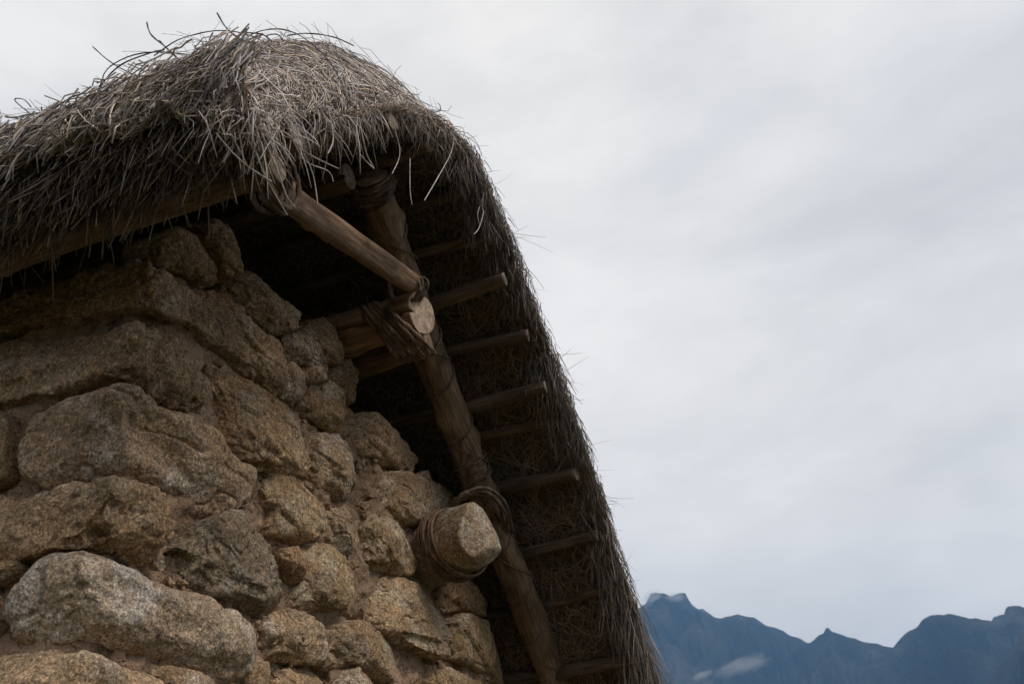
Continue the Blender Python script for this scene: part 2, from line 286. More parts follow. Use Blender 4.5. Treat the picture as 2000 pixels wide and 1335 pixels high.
def carve(center, ext, sdf, n, seed, amp, fine=1.0, steps=26, step=.3, drop=None):
    """star-shaped solid: march out from the centre until the sdf turns positive, then roughen it"""
    D, F = ico(n)
    D = D * ext
    N = len(D)
    t0 = np.zeros(N)
    t1 = np.full(N, 1.9)
    found = np.zeros(N, bool)
    for k in range(1, steps + 1):
        t = 1.9 * k / steps
        m = ~found
        if not m.any():
            break
        v = sdf(center + D[m] * t)
        idx = np.where(m)[0]
        pos = v > 0
        t1[idx[pos]] = t
        found[idx[pos]] = True
        t0[idx[~pos]] = t
    for _ in range(9):
        tm = (t0 + t1) / 2
        v = sdf(center + D * tm[:, None])
        pos = v > 0
        t1 = np.where(pos, tm, t1)
        t0 = np.where(pos, t0, tm)
    P = center + D * ((t0 + t1) / 2)[:, None]
    # vertex normals
    fn = np.cross(P[F[:, 1]] - P[F[:, 0]], P[F[:, 2]] - P[F[:, 0]])
    vn = np.zeros_like(P)
    for k in range(3):
        for c in range(3):
            vn[:, c] += np.bincount(F[:, k], weights=fn[:, c], minlength=N)
    vn /= np.linalg.norm(vn, axis=1)[:, None] + 1e-9
    d = amp * fbm(P, 5.5, 2, seed)
    r1 = 1 - np.abs(vnoise(P * np.array([1, 1, 1.5]), 9, seed + 5))
    d -= amp * .9 * np.clip(r1 - .82, 0, 1) * 4 * (vnoise(P, 4, seed + 9) > 0)
    nn = fbm(P, 6.5, 3, seed + 41) * 2.6
    fl = np.floor(nn)
    d += amp * step * (fl + np.clip((nn - fl - .38) / .24, 0, 1) - nn * .6)
    d += amp * .36 * fbm(P, 22, 4, seed + 3, .5) * fine
    pit = vnoise(P, 34, seed + 21)
    d -= amp * .35 * np.clip(pit - .35, 0, 1) * fine
    d += amp * .10 * vnoise(P, 95, seed + 31) * fine
    P = P + vn * d[:, None]
    if drop is not None:            # faces buried deep in the wall are not kept
        bad = drop(P)
        F = F[~bad[F].all(1)]
        use = np.zeros(N, bool)
        use[F.ravel()] = True
        new = np.cumsum(use) - 1
        P, F = P[use], new[F]
    return P, F


# ------------------------------------------------------------------ materials
def new_mat(name):
    m = bpy.data.materials.new(name)
    m.use_nodes = True
    t = m.node_tree
    b = t.nodes['Principled BSDF']
    b.inputs['Specular IOR Level'].default_value = .25
    return m, t, b


def rock_material():
    m, t, b = new_mat('granite')
    tcn = nd(t, 'ShaderNodeTexCoord')
    oi = nd(t, 'ShaderNodeObjectInfo')
    va = t.nodes.new('ShaderNodeVectorMath')
    va.operation = 'ADD'
    cx = t.nodes.new('ShaderNodeVectorMath')
    cx.operation = 'SCALE'
    cx.inputs[0].default_value = (13, 7, 5)
    t.links.new(oi.outputs['Random'], cx.inputs['Scale'])
    t.links.new(tcn.outputs['Object'], va.inputs[0])
    t.links.new(cx.outputs[0], va.inputs[1])
    v = va.outputs[0]
    big = noise(t, v, 3.2, 3, .55, .3)
    mid = noise(t, v, 13, 5, .65)
    grain = noise(t, v, 120, 4, .8)
    grain2 = noise(t, v, 46, 4, .75)
    base = ramp(t, big, [(.32, (.21, .140, .085)), (.5, (.315, .217, .135)), (.68, (.41, .297, .195))])
    c = mix(t, ramp(t, mid, [(.38, 0.0), (.7, .75)]), base, (.20, .155, .105))
    rust = ramp(t, noise(t, v, 5.5, 4, .6, .8), [(.56, 0.0), (.72, .55)])
    c = mix(t, rust, c, (.33, .195, .095))
    lich = ramp(t, noise(t, mapping(t, v, (1, 1, 1), (0, 0, 0), (9, 2, 4)), 4.2, 6, .68, .2), [(.5, 0.0), (.66, .6)])
    c = mix(t, lich, c, (.46, .415, .36))
    spk = ramp(t, grain, [(.36, .35), (.46, .85), (.54, 1.1), (.64, 2.0)])
    c = mix(t, 1.0, c, spk, 'MULTIPLY')
    c = mix(t, .8, c, ramp(t, grain2, [(.36, .5), (.5, 1.0), (.63, 1.5)]), 'MULTIPLY')
    c = mix(t, 1.0, c, oi.outputs['Color'], 'MULTIPLY')
    t.links.new(c, b.inputs['Base Color'])
    b.inputs['Roughness'].default_value = .92
    n1 = bump(t, b, mid, .8, .025)
    n2 = bump(t, b, grain2, .8, .009, n1)
    n3 = bump(t, b, grain, .7, .004, n2)
    t.links.new(n3, b.inputs['Normal'])
    return m


def clay_material():
    m, t, b = new_mat('clay_mortar')
    tcn = nd(t, 'ShaderNodeTexCoord')
    v = tcn.outputs['Object']
    big = noise(t, v, 2.6, 4, .6, .4)
    mid = noise(t, v, 16, 5, .65)
    fine = noise(t, v, 130, 3, .6)
    c = ramp(t, big, [(.35, (.26, .165, .10)), (.55, (.37, .24, .15)), (.7, (.44, .295, .19))])
    c = mix(t, .7, c, ramp(t, mid, [(.35, .72), (.65, 1.2)]), 'MULTIPLY')
    c = mix(t, .8, c, ramp(t, fine, [(.35, .75), (.65, 1.22)]), 'MULTIPLY')
    t.links.new(c, b.inputs['Base Color'])
    b.inputs['Roughness'].default_value = .97
    vo = t.nodes.new('ShaderNodeTexVoronoi')
    vo.feature = 'DISTANCE_TO_EDGE'
    vo.inputs['Scale'].default_value = 9
    wn = t.nodes.new('ShaderNodeVectorMath')
    wn.operation = 'MULTIPLY_ADD'
    nzv = t.nodes.new('ShaderNodeTexNoise')
    nzv.inputs['Scale'].default_value = 14
    t.links.new(v, nzv.inputs['Vector'])
    t.links.new(nzv.outputs['Color'], wn.inputs[0])
    wn.inputs[1].default_value = (.12, .12, .12)
    t.links.new(v, wn.inputs[2])
    t.links.new(wn.outputs[0], vo.inputs['Vector'])
    crack = ramp(t, vo.outputs['Distance'], [(.0, 0.0), (.022, 1.0)])
    n0 = bump(t, b, crack, .9, .012)
    n1 = bump(t, b, mid, .9, .03, n0)
    n2 = bump(t, b, fine, .8, .006, n1)
    t.links.new(n2, b.inputs['Normal'])
    return m


def wood_material(name, dark, mid_c, light, end=False):
    m, t, b = new_mat(name)
    tcn = nd(t, 'ShaderNodeTexCoord')
    oi = nd(t, 'ShaderNodeObjectInfo')
    va = t.nodes.new('ShaderNodeVectorMath')
    va.operation = 'ADD'
    cx = t.nodes.new('ShaderNodeVectorMath')
    cx.operation = 'SCALE'
    cx.inputs[0].default_value = (5, 3, 11)
    t.links.new(oi.outputs['Random'], cx.inputs['Scale'])
    t.links.new(tcn.outputs['Object'], va.inputs[0])
    t.links.new(cx.outputs[0], va.inputs[1])
    v = va.outputs[0]
    if end:
        vv = mapping(t, v, (1, 1, .2))
        g = noise(t, mapping(t, v, (1, .12, .2), (0, 0, .4)), 70, 5, .7, .5)
        big = noise(t, v, 22, 4, .65)
    else:
        g = noise(t, mapping(t, v, (1, 1, .055)), 85, 4, .65, .6)
        big = noise(t, mapping(t, v, (1, 1, .35)), 9, 4, .6, .9)
    c = ramp(t, g, [(.3, dark), (.5, mid_c), (.7, light)])
    c = mix(t, .85, c, ramp(t, big, [(.34, .38), (.5, .95), (.64, 1.35)]), 'MULTIPLY')
    c = mix(t, 1.0, c, oi.outputs['Color'], 'MULTIPLY')
    t.links.new(c, b.inputs['Base Color'])
    b.inputs['Roughness'].default_value = .8
    n1 = bump(t, b, big, .45, .012)
    n2 = bump(t, b, g, .6, .004, n1)
    t.links.new(n2, b.inputs['Normal'])
    return m


def straw_material(name, col, rough=.55):
    m, t, b = new_mat(name)
    a = nd(t, 'ShaderNodeAttribute', attribute_name='tint')
    tcn = nd(t, 'ShaderNodeTexCoord')
    g = noise(t, tcn.outputs['Object'], 45, 2, .6)
    c = mix(t, 1.0, a.outputs['Color'], col, 'MULTIPLY')
    c = mix(t, .7, c, ramp(t, g, [(.3, .65), (.7, 1.3)]), 'MULTIPLY')
    t.links.new(c, b.inputs['Base Color'])
    b.inputs['Roughness'].default_value = rough
    b.inputs['Specular IOR Level'].default_value = .35
    return m


def thatch_body_material():
    m, t, b = new_mat('packed_thatch')
    tcn = nd(t, 'ShaderNodeTexCoord')
    v = tcn.outputs['Object']
    g = noise(t, mapping(t, v, (1.0, .25, .25)), 120, 3, .7, .6)
    h = noise(t, mapping(t, v, (.3, 1.0, 1.0)), 60, 3, .7, .9)
    c = ramp(t, g, [(.35, (.05, .037, .027)), (.6, (.13, .096, .068))])
    t.links.new(c, b.inputs['Base Color'])
    b.inputs['Roughness'].default_value = .95
    n1 = bump(t, b, g, .9, .012)
    n2 = bump(t, b, h, .7, .01, n1)
    t.links.new(n2, b.inputs['Normal'])
    return m


M_ROCK = rock_material()
M_CLAY = clay_material()
M_POLE = wood_material('barked_pole', (.085, .056, .036), (.175, .12, .08), (.29, .215, .155))
M_BRACE = wood_material('peeled_pole', (.12, .075, .046), (.235, .155, .10), (.33, .23, .155))
M_CUT = wood_material('cut_wood_end', (.28, .21, .155), (.42, .33, .255), (.52, .43, .35), end=True)
M_ROPE = wood_material('vine_rope', (.085, .058, .042), (.15, .105, .075), (.24, .175, .13))
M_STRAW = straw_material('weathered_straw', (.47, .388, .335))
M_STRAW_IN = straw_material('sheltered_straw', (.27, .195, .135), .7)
M_TWIG = straw_material('dark_twig', (.06, .05, .05))
M_BODY = thatch_body_material()

# ------------------------------------------------------------------ ground
gm, t, b = new_mat('terrace_grass')
tcn = nd(t, 'ShaderNodeTexCoord')
g1 = noise(t, tcn.outputs['Object'], .35, 6, .7)
g2 = noise(t, tcn.outputs['Object'], 14, 4, .7)
c = ramp(t, g1, [(.35, (.045, .055, .02)), (.6, (.085, .075, .035))])
c = mix(t, .8, c, ramp(t, g2, [(.3, .6), (.7, 1.3)]), 'MULTIPLY')
t.links.new(c, b.inputs['Base Color'])
b.inputs['Roughness'].default_value = 1
gx_ = np.concatenate([-np.geomspace(9000, 2, 26), np.linspace(-1.5, 1.5, 7), np.geomspace(2, 9000, 26)])
X, Y = np.meshgrid(gx_, gx_, indexing='ij')
rad = np.hypot(X, Y)
pts = np.stack([X.ravel(), Y.ravel(), np.zeros(X.size)], 1)
Z = .05 * vnoise(pts, .3, 2) * np.clip(rad.ravel() / 6 - 1, 0, 1) - np.clip(rad.ravel() - 40, 0, 1e9) * .02
Z = np.maximum(Z, -70 + 0 * Z)
pts[:, 2] = Z


def grid_faces(n, m, off=0):
    i, j = np.meshgrid(np.arange(n - 1), np.arange(m - 1), indexing='ij')
    a = (i * m + j).ravel() + off
    return np.stack([a, a + m, a + m + 1, a + 1], 1)


link('ground', mesh_np('ground', pts, grid_faces(len(gx_), len(gx_)), gm), kind='structure')

# ------------------------------------------------------------------ mountains
mm, t, b = new_mat('forested_mountain_rock')
tcn = nd(t, 'ShaderNodeTexCoord')
v = tcn.outputs['Object']
a1 = noise(t, mapping(t, v, (1, 1, .55)), .0022, 8, .68, .6)
a2 = noise(t, mapping(t, v, (1, 1, .35)), .011, 5, .6, .5)
c = ramp(t, a1, [(.40, (.008, .014, .010)), (.52, (.035, .045, .03)), (.62, (.11, .11, .09))])
c = mix(t, ramp(t, a2, [(.68, 0.0), (.76, .7)]), c, (.20, .19, .17))
t.links.new(c, b.inputs['Base Color'])
a3 = noise(t, mapping(t, v, (1, 1, .4)), .006, 8, .7, .4)
t.links.new(bump(t, b, a3, 1.0, 160.0), b.inputs['Normal'])
b.inputs['Roughness'].default_value = 1


def resample(P, n):
    P = np.asarray(P, float)
    d = np.concatenate([[0], np.cumsum(np.linalg.norm(np.diff(P, axis=0), axis=1))])
    s = np.linspace(0, d[-1], n)
    return np.stack([np.interp(s, d, P[:, k]) for k in range(P.shape[1])], 1)


for k, crest in enumerate(RANGE):
    n = 520
    Cp = resample(crest, n)
    s = np.linspace(0, 1, n)
    tt = np.concatenate([-np.linspace(1, 0, 16)[:-1] ** 1.6 * 1500, np.linspace(0, 1, 110) ** 1.5 * 2600])
    dirn = Cp.mean(0) - np.array(CAM[0])
    dirn[2] = 0
    dirn /= np.linalg.norm(dirn)
    V = []
    for h in tt:
        P = Cp.copy()
        P[:, :2] -= dirn[:2] * h
        ah = abs(h)
        q = np.stack([Cp[:, 0], Cp[:, 1], np.full(n, h * .45)], 1)
        ridge = (1 - np.abs(fbm(q, .0026, 4, 40 + k))) * min(ah * .55, 230)
        ridge += (1 - 2 * np.abs(fbm(q, .009, 4, 60 + k))) * min(ah * .3, 60) + fbm(q, .03, 2, 70 + k) * min(ah * .1 + 4, 12)
        P[:, 2] = Cp[:, 2] - ah * .82 - min(ah * .45, 190) + ridge
        P[:, 1] -= 0
        V.append(P)
    V = np.concatenate(V)
    V[:, 2] = np.maximum(V[:, 2], -80)
    link('mountain', mesh_np('mountain', V, grid_faces(len(tt), n)[:, ::-1], mm), kind='structure')

# ------------------------------------------------------------------ haze
hz = bpy.data.materials.new('haze')
hz.use_nodes = True
t = hz.node_tree
t.nodes.clear()
pv = nd(t, 'ShaderNodeVolumePrincipled')
pv.inputs['Color'].default_value = (.26, .54, 1.0, 1)
pv.inputs['Density'].default_value = 0.00012
pv.inputs['Anisotropy'].default_value = 0.0
o_ = nd(t, 'ShaderNodeOutputMaterial')
t.links.new(pv.outputs[0], o_.inputs['Volume'])


def box_mesh(name, lo, hi, mat):
    (x0, y0, z0), (x1, y1, z1) = lo, hi
    V = np.array([(x0, y0, z0), (x1, y0, z0), (x1, y1, z0), (x0, y1, z0), (x0, y0, z1), (x1, y0, z1), (x1, y1, z1), (x0, y1, z1)], float)
    F = np.array([(0, 3, 2, 1), (4, 5, 6, 7), (0, 1, 5, 4), (1, 2, 6, 5), (2, 3, 7, 6), (3, 0, 4, 7)])
    return mesh_np(name, V, F, mat, smooth=False)


HAZE = True
if HAZE:
    link('haze', box_mesh('haze', (-9500, -9500, -90), (9500, 9500, 1560), hz), kind='stuff')


# wisps of cloud in front of the mountainside
def cloud_mat(name, dens, scale):
    m = bpy.data.materials.new(name)
    m.use_nodes = True
    t = m.node_tree
    t.nodes.clear()
    tcn = nd(t, 'ShaderNodeTexCoord')
    v = tcn.outputs['Object']
    ln = t.nodes.new('ShaderNodeVectorMath')
    ln.operation = 'LENGTH'
    t.links.new(v, ln.inputs[0])
    f = noise(t, v, scale, 5, .6, .3)
    a = t.nodes.new('ShaderNodeMath')
    a.operation = 'MULTIPLY_ADD'
    t.links.new(f, a.inputs[0])
    a.inputs[1].default_value = 1.6
    t.links.new(ln.outputs['Value'], a.inputs[2])
    rr = ramp(t, a.outputs[0], [(.0, 1.0), (1.0, 0.0)])
    mr = t.nodes.new('ShaderNodeMapRange')
    t.links.new(a.outputs[0], mr.inputs['Value'])
    mr.inputs['From Min'].default_value = 1.55
    mr.inputs['From Max'].default_value = .75
    mr.inputs['To Min'].default_value = 0
    mr.inputs['To Max'].default_value = dens
    p = nd(t, 'ShaderNodeVolumePrincipled')
    p.inputs['Color'].default_value = (1, 1, 1, 1)
    t.links.new(mr.outputs[0], p.inputs['Density'])
    o = nd(t, 'ShaderNodeOutputMaterial')
    t.links.new(p.outputs[0], o.inputs['Volume'])
    return m


CM1 = cloud_mat('mountain_cloud', .022, 2.6)
me = bpy.data.meshes.new('cloud')
D, F = ico(4)
me = mesh_np('cloud', D, F, CM1)
W = [np.array(w, float) for w in WISP]
camp = np.array(CAM[0])
lo_w = [(W[0], W[1], 60, 14, 0), (W[2], W[4], 140, 40, 1)]
hi_w = [(W[5], W[6], 80, 48, 2), (W[7], W[8], 66, 32, 3)]
for A, B, hl, hh, i in lo_w + hi_w:
    o = link('cloud', me, kind='stuff')
    c_ = (A + B) / 2
    o.location = c_
    dxy = B - A
    o.rotation_euler = (0, -math.atan2(dxy[2], np.hypot(dxy[0], dxy[1])), math.atan2(dxy[1], dxy[0]))
    o.scale = (max(hl, np.linalg.norm(dxy) * .75), 50, hh)
    o['label'] = ['thin pale streak of cloud low on the blue mountainside', 'larger torn white cloud low against the blue mountainside',
                  'grey cloud hiding the left top of the highest mountain peak', 'small cloud clinging to the right top of the highest mountain peak'][i]
    o['category'] = 'cloud'

# ------------------------------------------------------------------ the hut
hut = bpy.data.objects.new('stone_hut', None)
COL.objects.link(hut)
hut['label'] = 'rough granite hut with clay joints under a shaggy thatched gable roof on lashed poles'
hut['category'] = 'hut'

# wall core and clay mortar
TOP = [(-.02, 3.93), (.12, 3.98), (.3, 4.02), (.44, 4.06), (.62, 4.0), (1.0, 4.03), (1.5, 4.08), (1.62, 3.96), (2.3, 3.93), (2.72, 3.86), (3.17, 3.42), (3.46, 3.1), (3.8, 2.78)]
ty, tz = zip(*TOP)


def core_panel(n, m, L, topf, axis, thick):
    """closed slab with a relief front; axis 'g' gable (x 0), 's' side wall (y 0)"""
    u = np.linspace(0, L, n)
    w = np.linspace(0, 1, m) ** .8
    U, Wt = np.meshgrid(u, w, indexing='ij')
    Zt = np.interp(U, *topf)
    Zc = Zt * Wt
    p = np.stack([U.ravel() * (1 if axis == 'g' else -1), np.full(U.size, 3.0 if axis == 'g' else 8.0), Zc.ravel()], 1)
    rel = -.038 + .018 * fbm(p, 3.3, 3, 5) + .016 * fbm(p, 13, 4, 9, .65) + .005 * vnoise(p, 50, 4)
    edge = np.clip((U.ravel()) / .16, 0, 1)
    rel -= .10 * (1 - edge) ** 2
    if axis == 'g':
        fr = np.stack([rel, U.ravel() + .05, Zc.ravel()], 1)
        bk = np.stack([np.full(U.size, -thick), U.ravel() + .05, Zc.ravel()], 1)
    else:
        fr = np.stack([-U.ravel() - .05, -rel, Zc.ravel()], 1)
        bk = np.stack([-U.ravel() - .05, np.full(U.size, thick), Zc.ravel()], 1)
    V = np.concatenate([fr, bk])
    N = n * m
    F1 = grid_faces(n, m)
    idx = np.arange(N).reshape(n, m)
    edges = np.concatenate([idx[:, 0], idx[-1, 1:], idx[::-1, -1][1:], idx[0, ::-1][1:]])
    side = np.stack([edges[:-1], edges[1:], edges[1:] + N, edges[:-1] + N], 1)
    F2 = grid_faces(n, m)[:, ::-1] + N
    Fs = np.concatenate([F1, side, F2])
    return V, Fs


wall = link('wall', None, hut)
V, F = core_panel(330, 330, 3.75, (ty, tz), 'g', .5)
link('clay_mortar', mesh_np('clay_mortar', V, F, M_CLAY), wall)
V, F = core_panel(150, 160, 3.9, ((0, 1, 4), (3.9, 3.66, 3.66)), 's', .5)
link('clay_mortar', mesh_np('clay_mortar', V, F, M_CLAY), wall)
# the two walls that stand out of sight close the room
link('far_wall', box_mesh('far_wall', (-4.3, .1, 0), (-3.9, 4.1, 3.4), M_CLAY), wall)
link('long_wall', box_mesh('long_wall', (-3.85, 3.5, 0), (-.52, 3.85, 2.6), M_CLAY), wall)


def chain(poly):
    """upper and lower boundary of a traced outline as functions of its first coordinate"""
    poly = np.asarray(poly, float)
    y0, y1 = poly[:, 0].min(), poly[:, 0].max()
    ys = np.linspace(y0 + 1e-4, y1 - 1e-4, 60)
    hi, lo = [], []
    a, b_ = poly, np.roll(poly, -1, 0)
    for y in ys:
        z = [p[1] + (q[1] - p[1]) * (y - p[0]) / (q[0] - p[0]) for p, q in zip(a, b_) if (p[0] - y) * (q[0] - y) < 0]
        hi.append(max(z))
        lo.append(min(z))
    ker = np.ones(5) / 5
    pad = lambda q: np.convolve(np.pad(q, 2, mode='edge'), ker, 'valid')
    return ys, pad(np.array(hi)), pad(np.array(lo)), y1


def cuts(r2, specs):
    out = []
    for nrm, pt in specs:
        nrm = np.array(nrm, float) + r2.normal(0, .1, 3)
        out.append((nrm / np.linalg.norm(nrm), np.array(pt, float)))
    return out


def add_stone(P, F, col, label=None):
    c = P.mean(0)
    o = link('stone', mesh_np('stone', P - c, F, M_ROCK), wall, tuple(c), (col[0] * 1.10, col[1] * 1.08, col[2] * 1.12))
    if label:
        o['label'] = label
    return o


for i, (pg, ps, rr, col) in enumerate(CORNER):
    gy_, ghi, glo, gend = chain(pg)
    sy_, shi, slo, send = chain(ps)
    send = min(send, 1.6)
    # heights at the corner itself
    k_hi, k_lo = np.interp(.06, gy_, ghi), np.interp(.06, gy_, glo)
    b0 = min(.15, send * .5)
    s_hi, s_lo = np.interp(b0, sy_, shi), np.interp(b0, sy_, slo)
    k_hi, k_lo = (k_hi + s_hi) / 2, (k_lo + s_lo) / 2
    r2 = np.random.default_rng(130 + i)
    spec = []
    hgt = k_hi - k_lo
    for _ in range(9):
        yy, bz = r2.uniform(.1, .95) * gend, r2.uniform(.1, .95) * send
        sg = r2.choice([-1, 1])
        zz = (k_hi + k_lo) / 2 + sg * hgt * r2.uniform(.16, .4)
        if r2.random() < .65:
            spec.append(((1, r2.uniform(-.35, .35), sg * r2.uniform(.25, .9)), (.055 - r2.uniform(.0, .012), yy, zz)))
        else:
            spec.append(((r2.uniform(-.3, .3), -1, sg * r2.uniform(.25, .8)), (-bz, -.05 + r2.uniform(0, .012), zz)))
    spec.append(((.55, 0, -1), (.045, gend * .5, k_lo + hgt * .2)))
    spec.append(((.9, 1, 0), (.05, gend - .06, (k_hi + k_lo) / 2)))
    planes = cuts(r2, spec)

    def sdf(P, gy_=gy_, ghi=ghi, glo=glo, sy_=sy_, shi=shi, slo=slo, gend=gend, send=send, rr=rr, k_hi=k_hi, k_lo=k_lo, planes=planes, s_hi=s_hi, s_lo=s_lo):
        y = P[:, 1]
        bb = -P[:, 0]
        yc, bc = np.clip(y, 0.06, gend), np.clip(bb, min(.15, send * .5), send)
        hi = np.interp(yc, gy_, ghi) + np.interp(bc, sy_, shi) - s_hi
        lo = np.interp(yc, gy_, glo) + np.interp(bc, sy_, slo) - s_lo
        hi = hi + .0
        rz = .012 + rr * .35
        f = smax((P[:, 2] - hi) - .012, (lo - P[:, 2]) - .012, rz)
        RR = .012 + rr * .8
        u, v = -y - .05, -bb - .055
        e = np.hypot(np.maximum(u + RR, 0), np.maximum(v + RR, 0)) + np.minimum(np.maximum(u + RR, v + RR), 0) - RR
        e = smax(e, y - gend, rz)
        e = smax(e, bb - send, rz)
        f = smax(f, e, rz * 1.6)
        for nrm, pt in planes:
            f = smax(f, np.minimum((P - pt) @ nrm, f + .020), .006 + rr * .2)
        return f
    cy, cb_ = gend * .42, send * .42
    zc = (np.interp(cy, gy_, ghi) + np.interp(cy, gy_, glo)) / 2 + (np.interp(cb_, sy_, shi) - s_hi + np.interp(cb_, sy_, slo) - s_lo) / 2
    cen = np.array([-cb_, cy, zc])
    P, F = carve(cen, np.array([send * .62, gend * .62, .24]), sdf, 7, 100 + i, .016 if rr > .08 else .018, step=.15 if rr > .08 else .6,
                 drop=lambda P: (P[:, 0] < -.12) & (P[:, 1] > .12))
    add_stone(P, F, col)

# the side wall's courses go on past the edge of the photograph
r2 = np.random.default_rng(19)
zc_ = 2.2
while zc_ < 3.6:
    hh_ = r2.uniform(.22, .34)
    b_ = 1.05 + r2.uniform(0, .15)
    while b_ < 2.6:
        ww_ = r2.uniform(.3, .6)
        a0, a1, z0, z1 = b_ + .015, b_ + ww_ - .015, zc_ + .012, min(zc_ + hh_ - .012, 3.64)
        j = lambda: r2.uniform(-.03, .03)
        SIDE.append([(a0 + j(), z0 + j() * .5), ((a0 + a1) / 2, z0 + j()), (a1 + j(), z0 + j() * .5), (a1 + j(), (z0 + z1) / 2), (a1 + j(), z1 + j() * .5), ((a0 + a1) / 2, z1 + j()), (a0 + j(), z1 + j() * .5), (a0 + j(), (z0 + z1) / 2)])
        b_ += ww_
    zc_ += hh_

for i, poly in enumerate(SIDE):
    pl = chisel(poly, 2)
    c = pl.mean(0)
    hx, hz_ = (pl[:, 0].max() - pl[:, 0].min()) / 2, (pl[:, 1].max() - pl[:, 1].min()) / 2

    def sdf(P, pl=pl):
        d2 = seg_sdf(np.stack([-P[:, 0], P[:, 2]], 1), pl)
        return smax(d2, np.abs(P[:, 1] - .12) - .17, .05)
    P, F = carve(np.array([-c[0], .1, c[1]]), np.array([hx, .16, hz_]), sdf, 6 if i < 6 else 5, 300 + i, .012)
    add_stone(P, F, (.95, .87, .72))

for i, (poly, proud, rr, col) in enumerate(GABLE):
    pl = chisel(poly, 1 if rr < .025 else 2)
    r2 = np.random.default_rng(500 + i)
    # area centroid
    q = np.roll(pl, -1, 0)
    cr2 = pl[:, 0] * q[:, 1] - q[:, 0] * pl[:, 1]
    A = cr2.sum() / 2
    c = np.array([((pl[:, 0] + q[:, 0]) * cr2).sum(), ((pl[:, 1] + q[:, 1]) * cr2).sum()]) / (6 * A)
    hy, hz_ = (pl[:, 0].max() - pl[:, 0].min()) / 2, (pl[:, 1].max() - pl[:, 1].min()) / 2
    sz = min(hy, hz_)
    planes = []
    planes += cuts(r2, [((.75, 0, -1), (proud - .004, c[0], c[1] - hz_ * r2.uniform(.45, .75))),
                        ((.7, -1, 0), (proud - .004, c[0] - hy * r2.uniform(.45, .75), c[1]))])
    for _ in range(8 if rr < .035 else 4):
        a = r2.uniform(0, 6.28)
        tl = r2.uniform(.2, 1.1)
        nrm = np.array([1.0, math.cos(a) * tl, math.sin(a) * tl])
        nrm /= np.linalg.norm(nrm)
        pt = np.array([proud, c[0] + math.cos(a) * hy * r2.uniform(.25, .7), c[1] + math.sin(a) * hz_ * r2.uniform(.25, .7)])
        planes.append((nrm, pt))
    ta, tb = r2.uniform(-.12, .12, 2)
    back = .17 if sz > .05 else .1

    def sdf(P, pl=pl, proud=proud, rr=rr, c=c, planes=planes, ta=ta, tb=tb, back=back):
        d2 = seg_sdf(P[:, 1:], pl) - .012
        xf = P[:, 0] - proud - .006 - ta * (P[:, 1] - c[0]) - tb * (P[:, 2] - c[1])
        f = smax(d2, xf, max(rr * .95, .007))
        for nrm, pt in planes:
            f = smax(f, np.minimum((P - pt) @ nrm, f + .024), .003 + rr * .35)
        return np.maximum(f, -P[:, 0] - back)
    n = 7 if (sz > .075 and c[1] < 3.88) else 6
    top_row = c[1] > 3.88
    P, F = carve(np.array([-.04, c[0], c[1]]), np.array([.13, hy, hz_]), sdf, n, 520 + i, .0115 if sz > .08 else .006,
                 step=.75 if rr < .025 else .3, drop=None if top_row else (lambda P: P[:, 0] < -.075))
    add_stone(P, F, col)

# small chinking stones pressed into the joints
import itertools
r2 = np.random.default_rng(77)
allp = [np.array(p[0]) for p in GABLE] + [np.array(p[0]) for p in CORNER]
cand = np.stack([r2.uniform(.1, 3.4, 2600), r2.uniform(2.3, 4.0, 2600)], 1)
dm = np.min([seg_sdf(cand, p) for p in allp], axis=0)
tops = np.interp(cand[:, 0], ty, tz)
ok = (dm > .004) & (dm < .05) & (cand[:, 1] < tops - .05)
cand, dm = cand[ok][:70], dm[ok][:70]
Dq, Fq = ico(3)
Vs, Fs = [], []
for k, (c, d_) in enumerate(zip(cand, dm)):
    sz = r2.uniform(.010, .02) + d_ * .4
    q = Dq * np.array([1.1, r2.uniform(.8, 1.9), r2.uniform(.5, .9)]) * sz
    a_ = r2.uniform(0, 3.14)
    q = q @ np.array([[1, 0, 0], [0, math.cos(a_), math.sin(a_)], [0, -math.sin(a_), math.cos(a_)]])
    for _ in range(6):
        nr = r2.normal(size=3)
        nr /= np.linalg.norm(nr)
        ex = np.maximum(q @ nr - sz * .45, 0)
        q = q - ex[:, None] * nr
    Vs.append(q + np.array([-.012 + r2.uniform(-.008, .012), c[0], c[1]]))
    Fs.append(Fq + k * len(Dq))
link('chinking_stones', mesh_np('chinking_stones', np.concatenate(Vs), np.concatenate(Fs), M_ROCK, smooth=False), wall, color=(.95, .85, .75), kind='stuff')

# the round stone peg built into the wall
p0, p1 = np.array(PEG[0]), np.array(PEG[1])
ax = (p1 - p0) / np.linalg.norm(p1 - p0)
Lp = np.linalg.norm(p1 - p0)


def sdf(P):
    d = P - p0
    u = d @ ax
    w = d - np.outer(u, ax)
    ang = np.arctan2(w[:, 2], w[:, 1])
    rad = .182 - .025 * np.clip(u / Lp, -1, 1.2) + .012 * np.cos(3 * ang + 1)
    f = np.linalg.norm(w, axis=1) - rad
    e = u - Lp
    nrm = np.array([1.0, -.12, .22])
    e2 = (P - (p1 + np.array([.0, .0, 0]))) @ (nrm / np.linalg.norm(nrm))
    nrm2 = np.array([.7, .1, -.7])
    e3 = (P - (p1 + np.array([-.03, .0, -.12]))) @ (nrm2 / np.linalg.norm(nrm2))
    f = smax(f, smax(smax(e, e2, .012), e3, .015), .018)
    return np.maximum(f, -u - .3)


P, F = carve((p0 + p1) / 2, np.array([.3, .18, .18]), sdf, 7, 900, .006)
o = link('stone_peg', mesh_np('stone_peg', P - p0, F, M_ROCK), wall, tuple(p0), (1.05, 1.05, 1.02))

# ------------------------------------------------------------------ roof timbers
roof = link('roof', None, hut)


